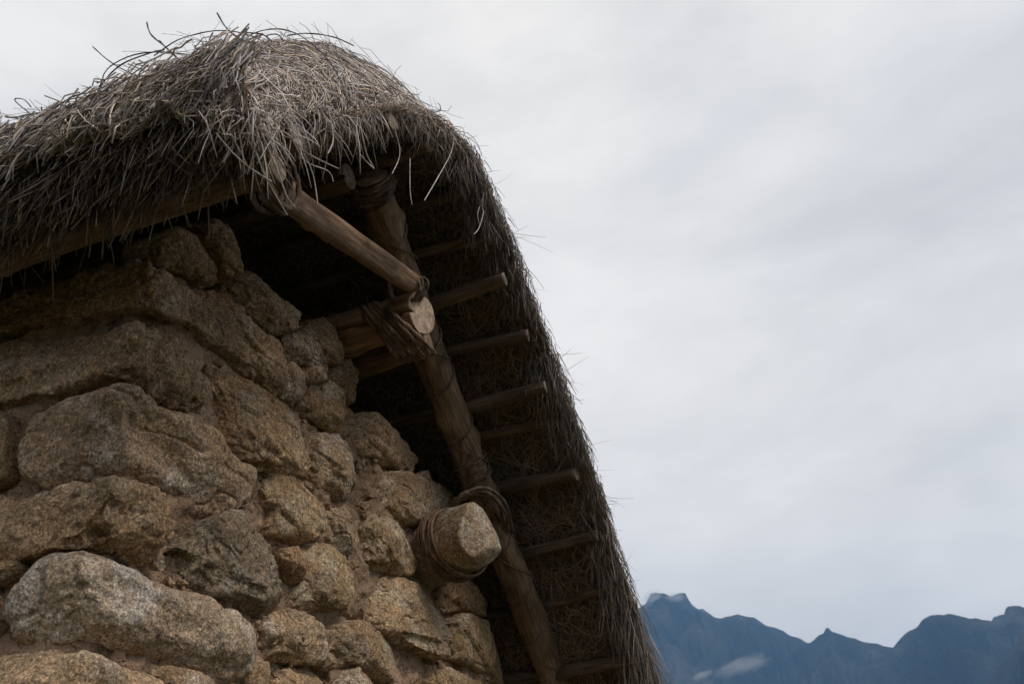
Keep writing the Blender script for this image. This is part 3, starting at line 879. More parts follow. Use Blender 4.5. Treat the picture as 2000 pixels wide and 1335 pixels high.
def spline(P, n, closed=False):
    P = np.asarray(P, float)
    m = len(P)
    out = []
    segs = m if closed else m - 1
    ts = np.linspace(0, segs, n, endpoint=not closed)
    for t_ in ts:
        i = min(int(t_), segs - 1)
        f = t_ - i
        if closed:
            a, b_, c_, d_ = P[(i - 1) % m], P[i % m], P[(i + 1) % m], P[(i + 2) % m]
        else:
            a, b_, c_, d_ = P[max(i - 1, 0)], P[i], P[min(i + 1, m - 1)], P[min(i + 2, m - 1)]
        out.append(.5 * ((2 * b_) + (-a + c_) * f + (2 * a - 5 * b_ + 4 * c_ - d_) * f * f + (-a + 3 * b_ - 3 * c_ + d_) * f ** 3))
    return np.array(out)


def frames(P, closed=False):
    T = np.gradient(P, axis=0) if not closed else np.roll(P, -1, 0) - np.roll(P, 1, 0)
    T /= np.linalg.norm(T, axis=1)[:, None] + 1e-12
    ref = np.array([0, 0, 1.0]) if abs(T[0, 2]) < .8 else np.array([1.0, 0, 0])
    Ns = []
    n = np.cross(T[0], ref)
    n /= np.linalg.norm(n)
    for t_ in T:
        n = n - t_ * (n @ t_)
        n /= np.linalg.norm(n) + 1e-12
        Ns.append(n)
    Ns = np.array(Ns)
    return T, Ns, np.cross(T, Ns)


def pole(name, path, r0, r1, seed, mat=M_POLE, color=(1, 1, 1), label=None, crack=None, flat=None,
         n=90, sides=28, rough=1.0, cut=(0, 0), parent=None, endn=None, square=0):
    """a round timber along a path: knots, wobble, shallow splits, cut end faces"""
    Pw = spline(path, n)
    # local frame with z along the timber, so the grain runs along it
    zax = Vector(Pw[-1] - Pw[0]).normalized()
    M = zax.to_track_quat('Z', 'Y').to_matrix()
    Mi = np.array(M.inverted())
    L = (Pw - Pw[0]) @ Mi.T
    T, N, B = frames(L)
    th = np.linspace(0, 2 * np.pi, sides, endpoint=False)
    if crack is not None:
        cd = np.array(crack[0], float) @ Mi.T
        crack = (math.atan2(cd @ B[-1], cd @ N[-1]),) + tuple(crack[1:])
    s = np.linspace(0, 1, n)
    length = np.linalg.norm(Pw[-1] - Pw[0])
    rad = r0 + (r1 - r0) * s
    G = np.zeros((n, sides, 3))
    rr_ = np.random.default_rng(seed)
    knots = [(rr_.uniform(.05, .95), rr_.uniform(0, 6.28), rr_.uniform(.15, .4) * r0) for _ in range(int(length * 2.5) + 1)]
    cosn, sinn = np.cos(th), np.sin(th)
    for i in range(n):
        q = np.stack([cosn * .8, sinn * .8, np.full(sides, s[i] * length * 2.2)], 1) + seed * 3.1
        k = 1 + rough * (.07 * vnoise(q, 1.3, seed) + .035 * vnoise(q * np.array([3, 3, 1]), 1.6, seed + 1))
        q2 = np.stack([cosn * 5, sinn * 5, np.full(sides, s[i] * length * 1.2)], 1)
        k = k - rough * .05 * np.clip(vnoise(q2, 1.1, seed + 2) - .35, 0, 1)
        if square:
            k = k * ((1 - square) + square * 1.06 / (np.abs(np.cos(th - .5)) ** 5 + np.abs(np.sin(th - .5)) ** 5) ** .2)
        for (ks, ka, kr) in knots:
            da = (th - ka + np.pi) % (2 * np.pi) - np.pi
            k = k + kr / r0 * .7 * rough * np.exp(-((s[i] - ks) * length / (r0 * .7)) ** 2 - (da / .5) ** 2)
        if crack is not None:
            da = (th - crack[0] + np.pi) % (2 * np.pi) - np.pi
            wdt = crack[1] * (1 + .25 * math.sin(i * .2))
            k = np.where(np.abs(da) < wdt, crack[2], k)
        rx = rad[i] * k
        cx_, cy_ = rx * cosn, rx * sinn
        if flat:
            cy_ = cy_ * flat
        G[i] = L[i] + cx_[:, None] * N[i] + cy_[:, None] * B[i]
    if endn is not None:
        en = np.array(endn, float) @ Mi.T
        en /= np.linalg.norm(en)
        for i in (-1, -2, -3):
            G[i] -= T[-1] * (((G[i] - L[-1]) @ en) / (T[-1] @ en))[:, None] * (1.0 if i == -1 else .6 if i == -2 else .3)
    V = [G.reshape(-1, 3)]
    F = []
    idx = np.arange(n * sides).reshape(n, sides)
    nx = np.roll(idx, -1, 1)
    F4 = np.stack([idx[:-1], nx[:-1], nx[1:], idx[1:]], -1).reshape(-1, 4)
    # caps: two rings then centre; bevelled, slanted
    off = n * sides
    tris, quads, capmask = [], [], []
    for e in (0, n - 1):
        c_ = L[e]
        sgn = -1 if e == 0 else 1
        ring = G[e]
        slant = cut[0 if e == 0 else 1]
        prev = idx[e]
        for sc in (.93, .6, .3):
            rg = c_ + (ring - c_) * sc + T[e] * sgn * (.004 + slant * ((ring - c_) @ B[e])[:, None] * sc)
            V.append(rg)
            cur = np.arange(off, off + sides)
            off += sides
            a, a2, b_, b2 = prev, np.roll(prev, -1), cur, np.roll(cur, -1)
            qd = np.stack([a, a2, b2, b_], 1) if sgn > 0 else np.stack([a2, a, b_, b2], 1)
            quads.append(qd)
            prev = cur
        V.append((c_ + T[e] * sgn * .004)[None])
        a, a2 = prev, np.roll(prev, -1)
        ce = np.full(sides, off)
        off += 1
        tris.append(np.stack([a, a2, ce], 1) if sgn > 0 else np.stack([a2, a, ce], 1))
    V = np.concatenate(V)
    Q = np.concatenate(quads)
    Tr = np.concatenate(tris)
    me = mesh_np(name, V, [F4, Q, Tr], mat)
    me.materials.append(M_CUT)
    mi = np.zeros(len(F4) + len(Q) + len(Tr), dtype=np.int32)
    mi[len(F4):] = 1
    me.polygons.foreach_set('material_index', mi)
    o = bpy.data.objects.new(name, me)
    COL.objects.link(o)
    o.parent = parent or roof
    o.matrix_local = Matrix.Translation(Vector(Pw[0])) @ M.to_4x4()
    o.color = (*color, 1)
    if label:
        o['label'] = label
    return o


RAF = np.array(RAFTER)
pole('rafter', RAF, .082, .088, 3, color=(1.1, 1.02, .92), n=220, sides=40, rough=1.25)
for i, (x, y, z, rad) in enumerate(PURLIN):
    r2 = np.random.default_rng(40 + i)
    x0 = -3.7
    nP = 9
    xs = np.linspace(x0, x, nP)
    path = np.stack([xs, y + np.append(r2.normal(0, .016, nP - 1), 0), z + np.append(r2.normal(0, .016, nP - 1), 0)], 1)
    cv = r2.uniform(.55, .85)
    pole('purlin', path, rad * 1.05, rad, 60 + i, color=(cv, cv * .97, cv * .93), n=110, sides=22,
         rough=2.4 if i % 3 == 1 else 1.8, cut=(0, r2.uniform(-.25, .25)))
# eave pole over the side wall, its end carries the brace
xs = np.linspace(-3.7, .74, 9)
pole('eave_pole', np.stack([xs, np.full(9, -.30) + rng.normal(0, .006, 9), np.full(9, 3.84) + rng.normal(0, .006, 9)], 1), .05, .048, 21, mat=M_BRACE, color=(.8, .74, .68))
pole('brace', BRACE, .046, .046, 31, mat=M_BRACE, color=(.95, .85, .76), n=120, sides=56, rough=1.0, square=.85, crack=((.5, -.6, .5), .05, .82))
lg = np.array(LOG[0])
pole('tie_log', [lg + np.array([-2.2, .05, -.02]), lg + np.array([-1.2, .02, -.01]), lg + np.array([-.5, 0, 0]), lg], .12, .108, 33, mat=M_BRACE,
     color=(1.2, 1.05, .95), crack=((0, -1, -.35), .06, .5), n=120, sides=64, flat=.9, rough=.9, endn=(1, -.28, -.05))
lg2 = np.array(LOG2[0])
pole('tie_log', [lg2 + np.array([-2.0, .0, -.12]), lg2 + np.array([-1.0, 0, -.12]), lg2 + np.array([-.35, 0, -.10]), lg2 + np.array([-.03, 0, -.07])], .09, .065, 35, mat=M_BRACE,
     color=(.8, .68, .6), n=110, sides=40, flat=.8, rough=1.3, label='short knotty log wedged under the split tie log')
rl = np.array(RIDGELOG[0])
pole('ridge_log', [rl + np.array([-3.4, .02, .02]), rl + np.array([-1.5, 0, .01]), rl + np.array([-.4, 0, 0]), rl], .07, .062, 37, color=(.55, .5, .46),
     crack=((0, -1, -.8), .08, .55), n=100, sides=48, rough=1.2)
# inner rafter pair, in the dark of the roof
pole('rafter', [(-2.0, -.25, 3.86), (-2.0, .5, 4.55), (-2.0, 1.05, 4.98)], .07, .06, 41, color=(.9, .85, .8))
pole('rafter', [(-2.0, 1.05, 4.98), (-2.0, 2.2, 4.3), (-2.0, 3.7, 2.9)], .07, .06, 42, color=(.9, .85, .8))


# ------------------------------------------------------------------ vine rope
def tube(P, rad, sides=6, closed=False, strands=0, seed=0):
    T, N, B = frames(P, closed)
    n = len(P)
    th = np.linspace(0, 2 * np.pi, sides, endpoint=False)
    rn = rad * (1 + .12 * np.sin(np.arange(n) * .9 + seed))
    arc = np.concatenate([[0], np.cumsum(np.linalg.norm(np.diff(P, axis=0), axis=1))])
    rn = rn[:, None] * (1 + .16 * np.cos(3 * (th[None, :] - arc[:, None] / (rad * 3.2))))
    V = P[:, None, :] + rn[:, :, None] * (np.cos(th)[None, :, None] * N[:, None, :] + np.sin(th)[None, :, None] * B[:, None, :])
    idx = np.arange(n * sides).reshape(n, sides)
    nxs = np.roll(idx, -1, 1)
    if closed:
        # align the seam
        last = np.argmin(np.linalg.norm(V[-1] - V[0, 0], axis=1))
        nxt = np.vstack([idx[1:], np.roll(idx[0], last)[None]])
        nn = np.roll(nxt, -1, 1)
        F = np.stack([idx, nxs, nn, nxt], -1).reshape(-1, 4)
    else:
        F = np.stack([idx[:-1], nxs[:-1], nxs[1:], idx[1:]], -1).reshape(-1, 4)
    return V.reshape(-1, 3), F


def lashing(name, paths, label, color=(1, 1, 1)):
    Vs, Fs, o_ = [], [], 0
    for P, rad, closed in paths:
        V, F = tube(P, rad, 9, closed, seed=len(Vs))
        Vs.append(V)
        Fs.append(F + o_)
        o_ += len(V)
    o = link(name, mesh_np(name, np.concatenate(Vs), np.concatenate(Fs), M_ROPE), roof, color=color)
    o['label'] = label
    return o


def ring(c, nrm, ra, rb, seed, wob=.004, tilt=0, n=110):
    nrm = np.array(nrm, float)
    nrm /= np.linalg.norm(nrm)
    ref = np.array([0, 0, 1.0]) if abs(nrm[2]) < .8 else np.array([1.0, 0, 0])
    e1 = np.cross(nrm, ref)
    e1 /= np.linalg.norm(e1)
    e2 = np.cross(nrm, e1)
    a = np.linspace(0, 2 * np.pi, n, endpoint=False)
    r2 = np.random.default_rng(seed)
    w = sum(r2.normal(0, wob) * np.cos(k * a + r2.uniform(0, 6.28)) for k in (2, 3, 5))
    w2 = sum(r2.normal(0, wob) * np.cos(k * a + r2.uniform(0, 6.28)) for k in (1, 2, 3))
    return np.array(c) + np.outer((ra + w) * np.cos(a), e1) + np.outer((rb + w) * np.sin(a), e2) + np.outer(w2 + tilt * np.sin(a), nrm)


names = {'peg': 'vine loops tying the rafter down above the stone peg'}
for L_, cnt, rad, spread, key in LOOPS:
    paths = []
    for k in range(cnt):
        r2 = np.random.default_rng(700 + k + len(key))
        c = np.mean(L_, axis=0)
        P = np.array(L_)
        P = c + (P - c) * (1 + (k - cnt / 2) * .035 + r2.normal(0, .01))
        P = P + np.array([(k - cnt / 2) * spread * .9, r2.normal(0, .006), (k % 2 - .5) * spread])
        P = P + r2.normal(0, .004, P.shape)
        paths.append((spline(P, 130, True), rad * r2.uniform(.85, 1.15), True))
    lashing('rope_lashing', paths, names[key])
lc = lg + np.array([-.16, .02, -.045])
lashing('rope_lashing', [(ring(lc + np.array([.021 * (k - 3), 0, 0]), (1, 0, 0), .132 + .003 * (k % 2), .160 + .003 * (k % 2), 780 + k, .0022, tilt=.10 + .006 * k), .0115, True) for k in range(7)],
        'thick vine turns gripping the split tie log', (1.25, 1.1, 1.0))
paths = []
pc = p0 + ax * .14
for k in range(5):
    paths.append((ring(pc + ax * (.0 + .019 * k + (.02 if k > 2 else 0)), ax, .191 - .0025 * k, .191 - .0025 * k, 720 + k, .0018, tilt=.045), .0075, True))
lashing('rope_lashing', paths, 'five coils of thin vine wound round the stone peg', (1.1, .95, .8))


def raf_at(f):
    S = spline(RAF, 200)
    i = int(f * 199)
    tdir = S[min(i + 1, 199)] - S[max(i - 1, 0)]
    return S[i], tdir / np.linalg.norm(tdir)


c_, t_ = raf_at(.035)
lashing('rope_lashing', [(ring(c_ + t_ * (.016 * k - .02), t_ + np.array([.1, .02 * k, 0]), .1, .098, 740 + k, .004), .009, True) for k in range(6)],
        'dark rope coils round the top of the thick rafter')
br = np.array(BRACE)
bd = br[-1] - br[-2]
bd /= np.linalg.norm(bd)
lashing('rope_lashing', [(ring(br[-1] + np.array([-.04, .03, 0]) + bd * (.014 * k - .03), bd + np.array([.2, .05 * k, .2]), .085, .078, 750 + k, .004), .007, True) for k in range(6)],
        'thin rope turns binding the brace foot to the rafter')
lashing('rope_lashing', [(ring(np.array([.665 + .02 * k, -.25, 3.85]), (1, .1 * (k % 3 - 1), .1), .085, .135, 760 + k, .006), .009, True) for k in range(4)],
        'rope coils tying the upper end of the brace to the eave pole', (.6, .55, .5))
# thin vine spiralling down the rafter
a = np.linspace(0, 1, 700)
S = spline(RAF, 700)
T, N, B = frames(S)
turns = 13
ang = 2 * np.pi * turns * a + .8 * np.sin(a * 17)
SP = S + .092 * (np.cos(ang)[:, None] * N + np.sin(ang)[:, None] * B)
ang2 = -2 * np.pi * 6 * a + 1.0
SP2 = S + .094 * (np.cos(ang2)[:, None] * N + np.sin(ang2)[:, None] * B)
paths = [(SP, .0048, False), (SP2, .004, False)]
for f in (.23, .24, .52, .53, .545, .575):
    c_, t_ = raf_at(f)
    paths.append((ring(c_, t_ + np.array([.1, 0, .05]), .094, .094, int(f * 1000), .003), .0055, True))
lashing('vine_binding', paths, 'thin vine spiralling down the full length of the rafter')

# ------------------------------------------------------------------ thatch
OUT = np.array([(-.54, 3.97), (-.52, 4.06), (-.44, 4.20), (-.28, 4.44), (0, 4.83), (.33, 5.2), (.7, 5.46), (1.05, 5.57), (1.4, 5.48), (1.8, 5.17), (2.4, 4.66), (3.2, 3.96), (3.9, 3.34), (4.15, 3.1)])
INN = np.array([(-.41, 3.88), (-.38, 3.93), (-.3, 4.01), (-.2, 4.14), (.1, 4.44), (.45, 4.79), (.8, 5.02), (1.1, 5.10), (1.3, 5.07), (1.6, 4.94), (2.12, 4.57), (2.78, 4.03), (3.5, 3.28), (3.85, 2.9)])
SO = spline(OUT, 300)
SI = spline(INN, 300)
SI[:, 1] -= .014 * np.clip((SI[:, 0] - .9) / .6, 0, 1)      # the battens lie half sunk in the reeds
cum = np.concatenate([[0], np.cumsum(np.linalg.norm(np.diff(SO, axis=0), axis=1))])
SMAX = cum[-1]
# outward normals of the outer profile
tn = np.gradient(SO, axis=0)
tn /= np.linalg.norm(tn, axis=1)[:, None]
NO = np.stack([-tn[:, 1], tn[:, 0]], 1)
X0, ARC, XE = .28, .72, .80


def surf(s, q, h=0):
    """s along the roof profile from the side eave up over the ridge; q across towards the verge and down over its edge; h lift"""
    s = np.asarray(s, float)
    q = np.asarray(q, float)
    sc = np.clip(s, 0, SMAX)
    oy, oz = np.interp(sc, cum, SO[:, 0]), np.interp(sc, cum, SO[:, 1])
    iy, iz = np.interp(sc, cum, SI[:, 0]), np.interp(sc, cum, SI[:, 1])
    ny, nz = np.interp(sc, cum, NO[:, 0]), np.interp(sc, cum, NO[:, 1])
    phi = np.clip((q - X0) / ARC, 0, 1) * np.pi / 2
    cph, sph = np.cos(phi), np.sin(phi)
    xe = XE - .085 * np.clip((2.3 - sc) / .5, 0, 1)
    x = np.where(q < X0, q, X0 + (xe - X0) * sph)
    cq = cph ** (1 + 1.6 * np.clip((sc - 1.0) / 1.2, 0, 1))
    y = iy + (oy - iy) * cq + ny * h * cq
    z = iz + (oz - iz) * cq + nz * h * cq
    x = x + h * sph
    hang = np.clip(q - X0 - ARC, 0, np.clip(.01 + .05 * np.sin(sc * 9.0 + 1.2 * np.sin(sc * 31)) ** 3, .005, .08))
    z = z - hang
    z = z - .09 * np.clip((-x - .3) / 1.6, 0, 1.5) * np.clip((2.6 - sc) / .6, 0, 1) * np.clip((sc + .05) / .5, .3, 1)
    under = np.clip(-s, 0, .015 + .02 * np.sin(x * 61) + .02 * np.sin(x * 23))
    z = z - under
    return np.stack([x, y, z], -1)


def lumps(P, seed=0):
    return .035 * fbm(P, 2.2, 2, 77 + seed) + .012 * fbm(P, 9, 2, 80 + seed)


# packed body
sv = np.linspace(0, SMAX, 170)
qv = np.concatenate([np.linspace(-3.9, -.2, 70), np.linspace(-.15, X0 + ARC, 60)])
Sg, Qg = np.meshgrid(sv, qv, indexing='ij')
Pn = surf(Sg.ravel(), Qg.ravel(), 0)
Pout = surf(Sg.ravel(), Qg.ravel(), -.035 + lumps(Pn) * .8)
iy, iz = np.interp(Sg.ravel(), cum, SI[:, 0]), np.interp(Sg.ravel(), cum, SI[:, 1])
xev = XE - .085 * np.clip((2.3 - Sg.ravel()) / .5, 0, 1)
xi = np.where(Qg.ravel() > X0, X0 + (xev - X0) * (Qg.ravel() - X0) / ARC, Qg.ravel())
Pin = np.stack([xi, iy, iz], 1)
Pin[:, 2] += .02 * fbm(Pin, 6, 3, 88) + .004
n_, m_ = len(sv), len(qv)
F1 = grid_faces(n_, m_)
F2 = F1[:, ::-1] + n_ * m_
idx = np.arange(n_ * m_).reshape(n_, m_)
ed = np.concatenate([idx[:, 0], idx[-1, 1:], idx[::-1, -1][1:], idx[0, ::-1][1:]])
F3 = np.stack([ed[:-1], ed[1:], ed[1:] + n_ * m_, ed[:-1] + n_ * m_], 1)
link('thatch', mesh_np('thatch', np.concatenate([Pout, Pin]), np.concatenate([F1, F2, F3]), M_BODY), roof)


def straws(name, C, rad, tint, mat, label=None, taper=.45):
    """C (N,K,3) control points -> three-sided stalks in one mesh"""
    N, K, _ = C.shape
    T = np.gradient(C, axis=1)
    T /= np.linalg.norm(T, axis=2)[..., None] + 1e-9
    rf = rng.normal(size=(N, 1, 3))
    A = np.cross(T, rf)
    A /= np.linalg.norm(A, axis=2)[..., None] + 1e-9
    B_ = np.cross(T, A)
    prof = np.linspace(1, taper, K)[None, :, None]
    rr_ = rad[:, None, None] * prof
    V = np.zeros((N, K, 3, 3))
    for k in range(3):
        a_ = 2 * np.pi * k / 3
        V[:, :, k] = C + rr_ * (math.cos(a_) * A + math.sin(a_) * B_)
    V = V.reshape(-1, 3)
    base = (np.arange(N) * K * 3)[:, None, None]
    i = np.arange(K - 1)[None, :, None] * 3
    k = np.arange(3)[None, None, :]
    a_ = base + i + k
    b_ = base + i + (k + 1) % 3
    F = np.stack([a_, b_, b_ + 3, a_ + 3], -1).reshape(-1, 4)
    e = base[:, 0, 0] + (K - 1) * 3
    caps = np.stack([e, e + 1, e + 2], 1)
    tc_ = np.repeat(tint, K * 3, axis=0)
    o = link(name, mesh_np(name, V, [F, caps], mat, smooth=True, tint=tc_), roof, kind='stuff')
    if label:
        o['label'] = label
    return o


def tints(n, lo=.45, hi=1.5, warm=.09):
    g = rng.uniform(0, 1, n) ** 1.25 * (hi - lo) + lo
    w = rng.normal(0, warm, n)
    return np.stack([g * (1 + w * .5), g, g * (1 - w)], 1)


def limit(L, s0, q0, th):
    """stalks stop at the eave lip and the verge edge"""
    n = len(L)
    c, sn = np.cos(th), -np.sin(th)
    a = np.where(c > .05, (s0 + rng.uniform(-.05, .06, n)) / np.maximum(c, .05), 9)
    b = np.where(sn > .05, (X0 + ARC + rng.uniform(-.14, .02, n) - q0) / np.maximum(sn, .05), 9)
    return np.clip(np.minimum(L, np.minimum(a, b)), .04, None)


def tuft(n, s_c, q_c, spread, L, label, mat=None, lo=.6, hi=2.0, out=.35, rad=(.0017, .004), fan=.5):
    s0 = s_c + rng.normal(0, spread, n)
    q0 = np.minimum(q_c + rng.normal(0, spread * .8, n), X0 + ARC)
    s0 = np.clip(s0, .0, SMAX)
    base = surf(s0, q0, rng.uniform(-.02, .03, n))
    d = np.stack([rng.normal(out, fan, n), rng.normal(-.12, fan, n), rng.normal(-.25, .2, n)], 1)
    Ls = rng.uniform(*L, n)
    C = np.zeros((n, 6, 3))
    wv = rng.normal(0, .12, (n, 3))
    for k in range(6):
        f = k / 5
        C[:, k] = base + d * (Ls * f * (1 - .45 * f))[:, None] + np.array([0, 0, -1.0]) * (Ls * f * f * .7)[:, None] + wv * (Ls * math.sin(f * 4.5) * f)[:, None]
    return straws('straw', C, rng.uniform(*rad, n), tints(n, lo, hi), mat or M_STRAW, label)


def combed(n, s_rng, q_rng, len_rng, ang_mu, ang_sd, rad_rng, h_rng, K=6, curl=.35, lift=.0, sharp=1.0, down=True):
    """stalks lying on the outer surface; angle 0 = straight down the slope, + = leaning to -x"""
    s0 = rng.uniform(*s_rng, n)
    q0 = rng.uniform(*q_rng, n)
    L = rng.uniform(*len_rng, n)
    Pb = surf(s0, q0)
    th = ang_mu(s0, q0) + .38 * fbm(Pb, 1.6, 2, 91) + .28 * vnoise(Pb, 7.0, 93) + rng.normal(0, ang_sd, n)
    L = limit(L, s0, q0, th)
    cu = rng.normal(0, curl, n)
    h0 = rng.uniform(*h_rng, n) + lumps(Pb) * .8
    lf = rng.normal(0, .012, n) + lift * rng.random(n)
    C = np.zeros((n, K, 3))
    s, q = s0.copy(), q0.copy()
    ds = L / (K - 1)
    for k in range(K):
        f = k / (K - 1)
        C[:, k] = surf(s, q, h0 + lf * (f - .3) + .012 * np.sin(f * 3.1) * np.sign(cu))
        s = s - ds * np.cos(th + cu * f)
        q = q - ds * np.sin(th + cu * f)
    C += rng.normal(0, .0015, C.shape)
    rad = rng.uniform(*rad_rng, n)
    return C, rad


SR = float(np.interp(1.05, SO[:, 0], cum))       # ridge position


def ang_slope(s, q):
    left = R(62) + R(6) * np.clip((-q - .3), -1, 1)
    near = R(-5)
    w = np.clip((q - .15) / .55, 0, 1)
    a_ = left * (1 - w) + near * w
    top = np.clip((s - (SR - .9)) / .8, 0, 1)
    return a_ * (1 - top) + R(62) * top * (1 - w * .5)


# left slope, several layers
C, r_ = combed(14000, (.02, SR + .35), (-2.6, X0 + ARC + .02), (.25, .7), ang_slope, R(19), (.0020, .0050), (-.03, .03), curl=.2)
tt_ = tints(len(C), .45, 1.9)
straws('straw', C, r_, tt_, M_STRAW, 'weathered grey straw combed down the slope')
C, r_ = combed(2600, (.3, SR + .35), (-2.4, X0 + ARC), (.2, .6), ang_slope, R(38), (.002, .0048), (.01, .05), curl=.9)
straws('straw', C, r_, tints(len(C), .8, 2.1), M_STRAW, 'pale loose stalks lying crosswise on the thatch')
C, r_ = combed(900, (.5, SR + .3), (-2.4, X0 + ARC * .8), (.12, .4), ang_slope, R(60), (.0012, .0024), (.02, .07), curl=1.0, lift=.15)
straws('straw', C, r_, tints(len(C), .25, 1.0), M_STRAW, 'thin stalks sticking up from the thatch')
# farther left part, sparser
C, r_ = combed(3000, (.05, SR + .2), (-3.8, -2.6), (.3, .75), ang_slope, R(17), (.0025, .0045), (-.03, .03))
straws('straw', C, r_, tints(len(C)), M_STRAW)
C, r_ = combed(500, (.1, SR + .2), (-2.4, X0 + ARC * .8), (.12, .45), ang_slope, R(28), (.0045, .0075), (.0, .04), curl=.15)
straws('straw', C, r_, tints(len(C), .5, 1.7), M_STRAW, 'thick broken reed stems lying in the thatch', taper=.8)
# lip of the side eave: ends hanging over the edge
n = 3600
x = rng.uniform(-2.8, .78, n)
y = rng.uniform(-.58, -.46, n)
z = 4.15 + (y + .58) * .6 + rng.normal(0, .04, n) - .05 * np.clip((-x - .3) / 1.6, 0, 1.5)
L = rng.uniform(.08, .24, n)
th = rng.normal(R(34), R(18), n)
K = 5
C = np.zeros((n, K, 3))
for k in range(K):
    f = k / (K - 1)
    C[:, k] = np.stack([x - L * f * np.sin(th), y - .05 * f * rng.uniform(.0, 1.2, n) + .02, z - L * f * np.cos(th)], 1)
straws('straw', C, rng.uniform(.0018, .0042, n), tints(n, .4, 1.7), M_STRAW, 'cut straw ends along the side eave', taper=.8)
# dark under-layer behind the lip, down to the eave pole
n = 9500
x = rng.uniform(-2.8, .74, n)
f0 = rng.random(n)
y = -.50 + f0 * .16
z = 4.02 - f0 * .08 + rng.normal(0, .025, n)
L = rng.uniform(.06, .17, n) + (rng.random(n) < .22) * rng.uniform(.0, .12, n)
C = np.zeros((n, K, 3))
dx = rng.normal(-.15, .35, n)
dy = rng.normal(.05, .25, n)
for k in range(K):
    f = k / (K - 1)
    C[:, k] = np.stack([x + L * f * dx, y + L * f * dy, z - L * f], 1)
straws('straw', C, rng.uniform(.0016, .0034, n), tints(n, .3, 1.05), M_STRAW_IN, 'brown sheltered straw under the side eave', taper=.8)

# tufts draped over the front of the verge
n = 4200
s0 = rng.uniform(.0, SR + .5, n)
q0 = X0 + ARC * rng.uniform(.35, .98, n)
tf = vnoise(np.stack([s0 * 3.2, np.zeros(n), np.zeros(n)], 1), 1.0, 5)
L = rng.uniform(.12, .34, n) * (1 + .6 * tf)
th = rng.normal(R(-70), R(42), n) + .5 * tf
L = limit(L, s0, q0, th)
C = np.zeros((n, 6, 3))
s, q = s0.copy(), q0.copy()
h0 = rng.uniform(-.01, .045, n)
cu = rng.normal(0, .5, n)
for k in range(6):
    f = k / 5
    C[:, k] = surf(s, q, h0)
    s = s - L / 5 * np.cos(th + cu * f)
    q = q - L / 5 * np.sin(th + cu * f)
straws('straw', C, rng.uniform(.0018, .0042, n), tints(n, .6, 2.0), M_STRAW, 'pale straw tufts draped over the front verge')

C, r_ = combed(4200, (.0, 1.3), (.05, X0 + ARC), (.12, .42), lambda s_, q_: R(5) - R(30) * np.clip((q_ - .4) / .6, 0, 1), R(48), (.002, .0046), (-.02, .04), curl=.5)
straws('straw', C, r_, tints(len(C), .5, 2.0), M_STRAW, 'pale straw turning down at the roof corner')
tuft(300, .10, X0 + ARC * .75, .10, (.10, .24), 'long pale tuft hanging at the corner of eave and verge')
tuft(12, .36, X0 + ARC * .95, .05, (.10, .26), 'tuft of straw over the first beam end')
tuft(110, .80, X0 + ARC * .97, .06, (.10, .26), 'tuft of straw between the two beam ends')
tuft(80, 1.22, X0 + ARC * .97, .05, (.08, .22), 'tuft of straw above the upper beam end')
tuft(60, 1.8, X0 + ARC * .97, .06, (.08, .24), 'thin tuft of straw near the ridge')
tuft(120, 2.1, X0 + ARC * .97, .10, (.06, .24), 'loose straw dangling at the right verge', lo=.5, hi=1.5)

# right verge: stalks running down along the edge
n = 9500
s0 = rng.uniform(SR - .5, SMAX - .1, n)
q0 = X0 + ARC * rng.uniform(.2, 1.02, n)
L = rng.uniform(.22, .6, n)
th = rng.normal(R(180 + 10), R(13), n)
cu = rng.normal(0, .3, n)
cl_ = vnoise(np.stack([s0 * 4.5, q0 * 2, q0 * 0], 1), 1.0, 15)
h0 = rng.normal(-.012, .01, n) + .022 * cl_
th = th + R(14) * cl_
lf = rng.normal(.0, .02, n)
C = np.zeros((n, 6, 3))
s, q = s0.copy(), q0.copy()
for k in range(6):
    f = k / 5
    C[:, k] = surf(s, q, h0 + lf * f)
    s = s - L / 5 * np.cos(th + cu * f)
    q = q - L / 5 * np.sin(th + cu * f)
straws('straw', C, rng.uniform(.0015, .0034, n), tints(n, .35, 1.35), M_STRAW, 'straw running down the right verge edge')
# short ends hanging from the verge edge
n = 5200
s0 = np.where(rng.random(n) < .12, rng.uniform(.05, SR, n), rng.uniform(SR, SMAX - .1, n))
base = surf(s0, np.full(n, X0 + ARC)) + np.stack([rng.uniform(-.14, .05, n), rng.normal(0, .02, n), rng.normal(0, .02, n)], 1)
L = rng.uniform(.04, .16, n) * (1 + .9 * vnoise(np.stack([s0 * 5, s0 * 0, s0 * 0], 1), 1.0, 18))
d = np.stack([rng.normal(.08, .3, n), rng.normal(.25, .45, n) * np.where(s0 > SR, 1, -.4), -np.ones(n)], 1)
d /= np.linalg.norm(d, axis=1)[:, None]
C = np.zeros((n, 5, 3))
for k in range(5):
    f = k / 4
    C[:, k] = base + d * (L * f)[:, None] + np.array([0, 0, -1]) * (L * f * f * .3)[:, None]
straws('straw', C, rng.uniform(.0014, .003, n), tints(n, .3, 1.0), M_STRAW, 'short ends hanging from the verge edge')
# stalks escaping outwards at the right edge
n = 120
s0 = rng.uniform(SR - .2, SMAX - .1, n)
base = surf(s0, np.full(n, X0 + ARC * .9))
L = rng.uniform(.06, .22, n)
d = np.stack([rng.normal(.4, .4, n), rng.normal(.7, .4, n), rng.normal(-.1, .6, n)], 1)
d /= np.linalg.norm(d, axis=1)[:, None]
C = np.zeros((n, 5, 3))
bend = rng.normal(0, .3, (n, 3))
for k in range(5):
    f = k / 4
    C[:, k] = base + d * (L * f)[:, None] + bend * (L * f * f * .6)[:, None]
straws('straw', C, rng.uniform(.0009, .0017, n), tints(n, .3, .9), M_STRAW, 'stray stalks sticking out past the right verge')

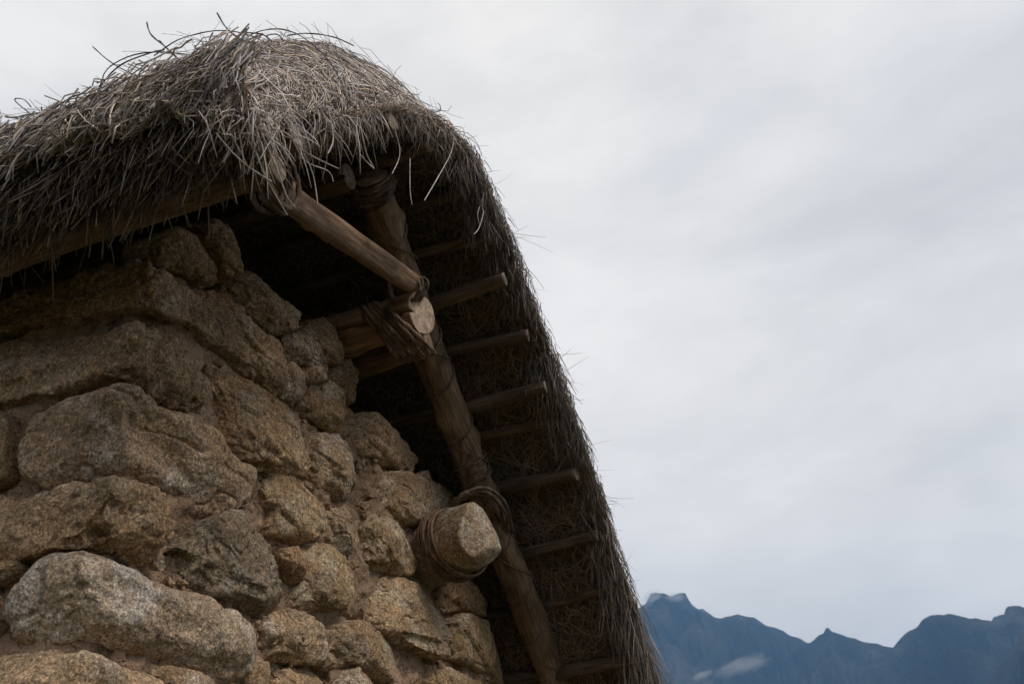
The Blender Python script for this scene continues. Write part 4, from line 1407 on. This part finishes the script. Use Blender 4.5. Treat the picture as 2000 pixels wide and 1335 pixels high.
# underside of the thatch, between the purlins
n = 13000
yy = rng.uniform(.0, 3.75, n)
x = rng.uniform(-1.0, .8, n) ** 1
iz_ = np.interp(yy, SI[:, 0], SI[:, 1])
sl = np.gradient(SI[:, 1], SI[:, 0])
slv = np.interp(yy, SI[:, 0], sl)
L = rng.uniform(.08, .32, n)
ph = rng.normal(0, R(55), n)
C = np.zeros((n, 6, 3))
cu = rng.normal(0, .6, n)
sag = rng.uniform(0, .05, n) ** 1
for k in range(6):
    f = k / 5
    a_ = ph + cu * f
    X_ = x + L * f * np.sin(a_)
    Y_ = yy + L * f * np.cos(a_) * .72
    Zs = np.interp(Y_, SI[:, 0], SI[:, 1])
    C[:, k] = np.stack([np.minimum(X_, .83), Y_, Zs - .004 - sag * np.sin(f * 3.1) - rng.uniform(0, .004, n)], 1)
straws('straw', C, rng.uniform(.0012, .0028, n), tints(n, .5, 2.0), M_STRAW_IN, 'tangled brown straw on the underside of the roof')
# hanging wisps under the overhang
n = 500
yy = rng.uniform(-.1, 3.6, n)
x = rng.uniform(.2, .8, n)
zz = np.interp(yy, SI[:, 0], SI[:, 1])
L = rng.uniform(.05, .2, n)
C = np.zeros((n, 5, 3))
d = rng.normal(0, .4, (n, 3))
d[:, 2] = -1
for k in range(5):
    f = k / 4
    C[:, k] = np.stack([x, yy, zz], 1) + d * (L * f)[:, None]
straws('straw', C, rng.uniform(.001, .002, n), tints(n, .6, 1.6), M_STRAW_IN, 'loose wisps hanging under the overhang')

# single long stalks traced one by one
for j, (src, mat_, rad, nm, lb) in enumerate(((FLY, M_TWIG, .0027, 'twig', 'long dark springy twig arching above the thatch'), (DROOP, M_STRAW, .0021, 'stalk', 'long pale stalk drooping over the verge opening'))):
    for i, L_ in enumerate(src):
        P = spline(np.array(L_), 22)
        V, F = tube(P, rad * (1.15 if i % 2 else .9), 5, False)
        o = link(nm, mesh_np(nm, V, F, mat_, tint=np.full((len(V), 3), 1.1 if j else 1.0)), roof)
        o['label'] = lb
n = 110
s0 = rng.uniform(.7, SR + .2, n)
q0 = rng.uniform(-2.2, .5, n)
base = surf(s0, q0)
L = rng.uniform(.05, .2, n)
d = np.stack([rng.normal(-.8, .5, n), rng.normal(-.3, .5, n), rng.normal(.5, .4, n)], 1)
d /= np.linalg.norm(d, axis=1)[:, None]
bend = rng.normal(0, .5, (n, 3))
C = np.zeros((n, 6, 3))
for k in range(6):
    f = k / 5
    C[:, k] = base + d * (L * f)[:, None] + bend * (L * f * f)[:, None]
straws('twig', C, rng.uniform(.001, .002, n), tints(n, .6, 1.8), M_TWIG, 'thin dark twigs bristling from the thatch')
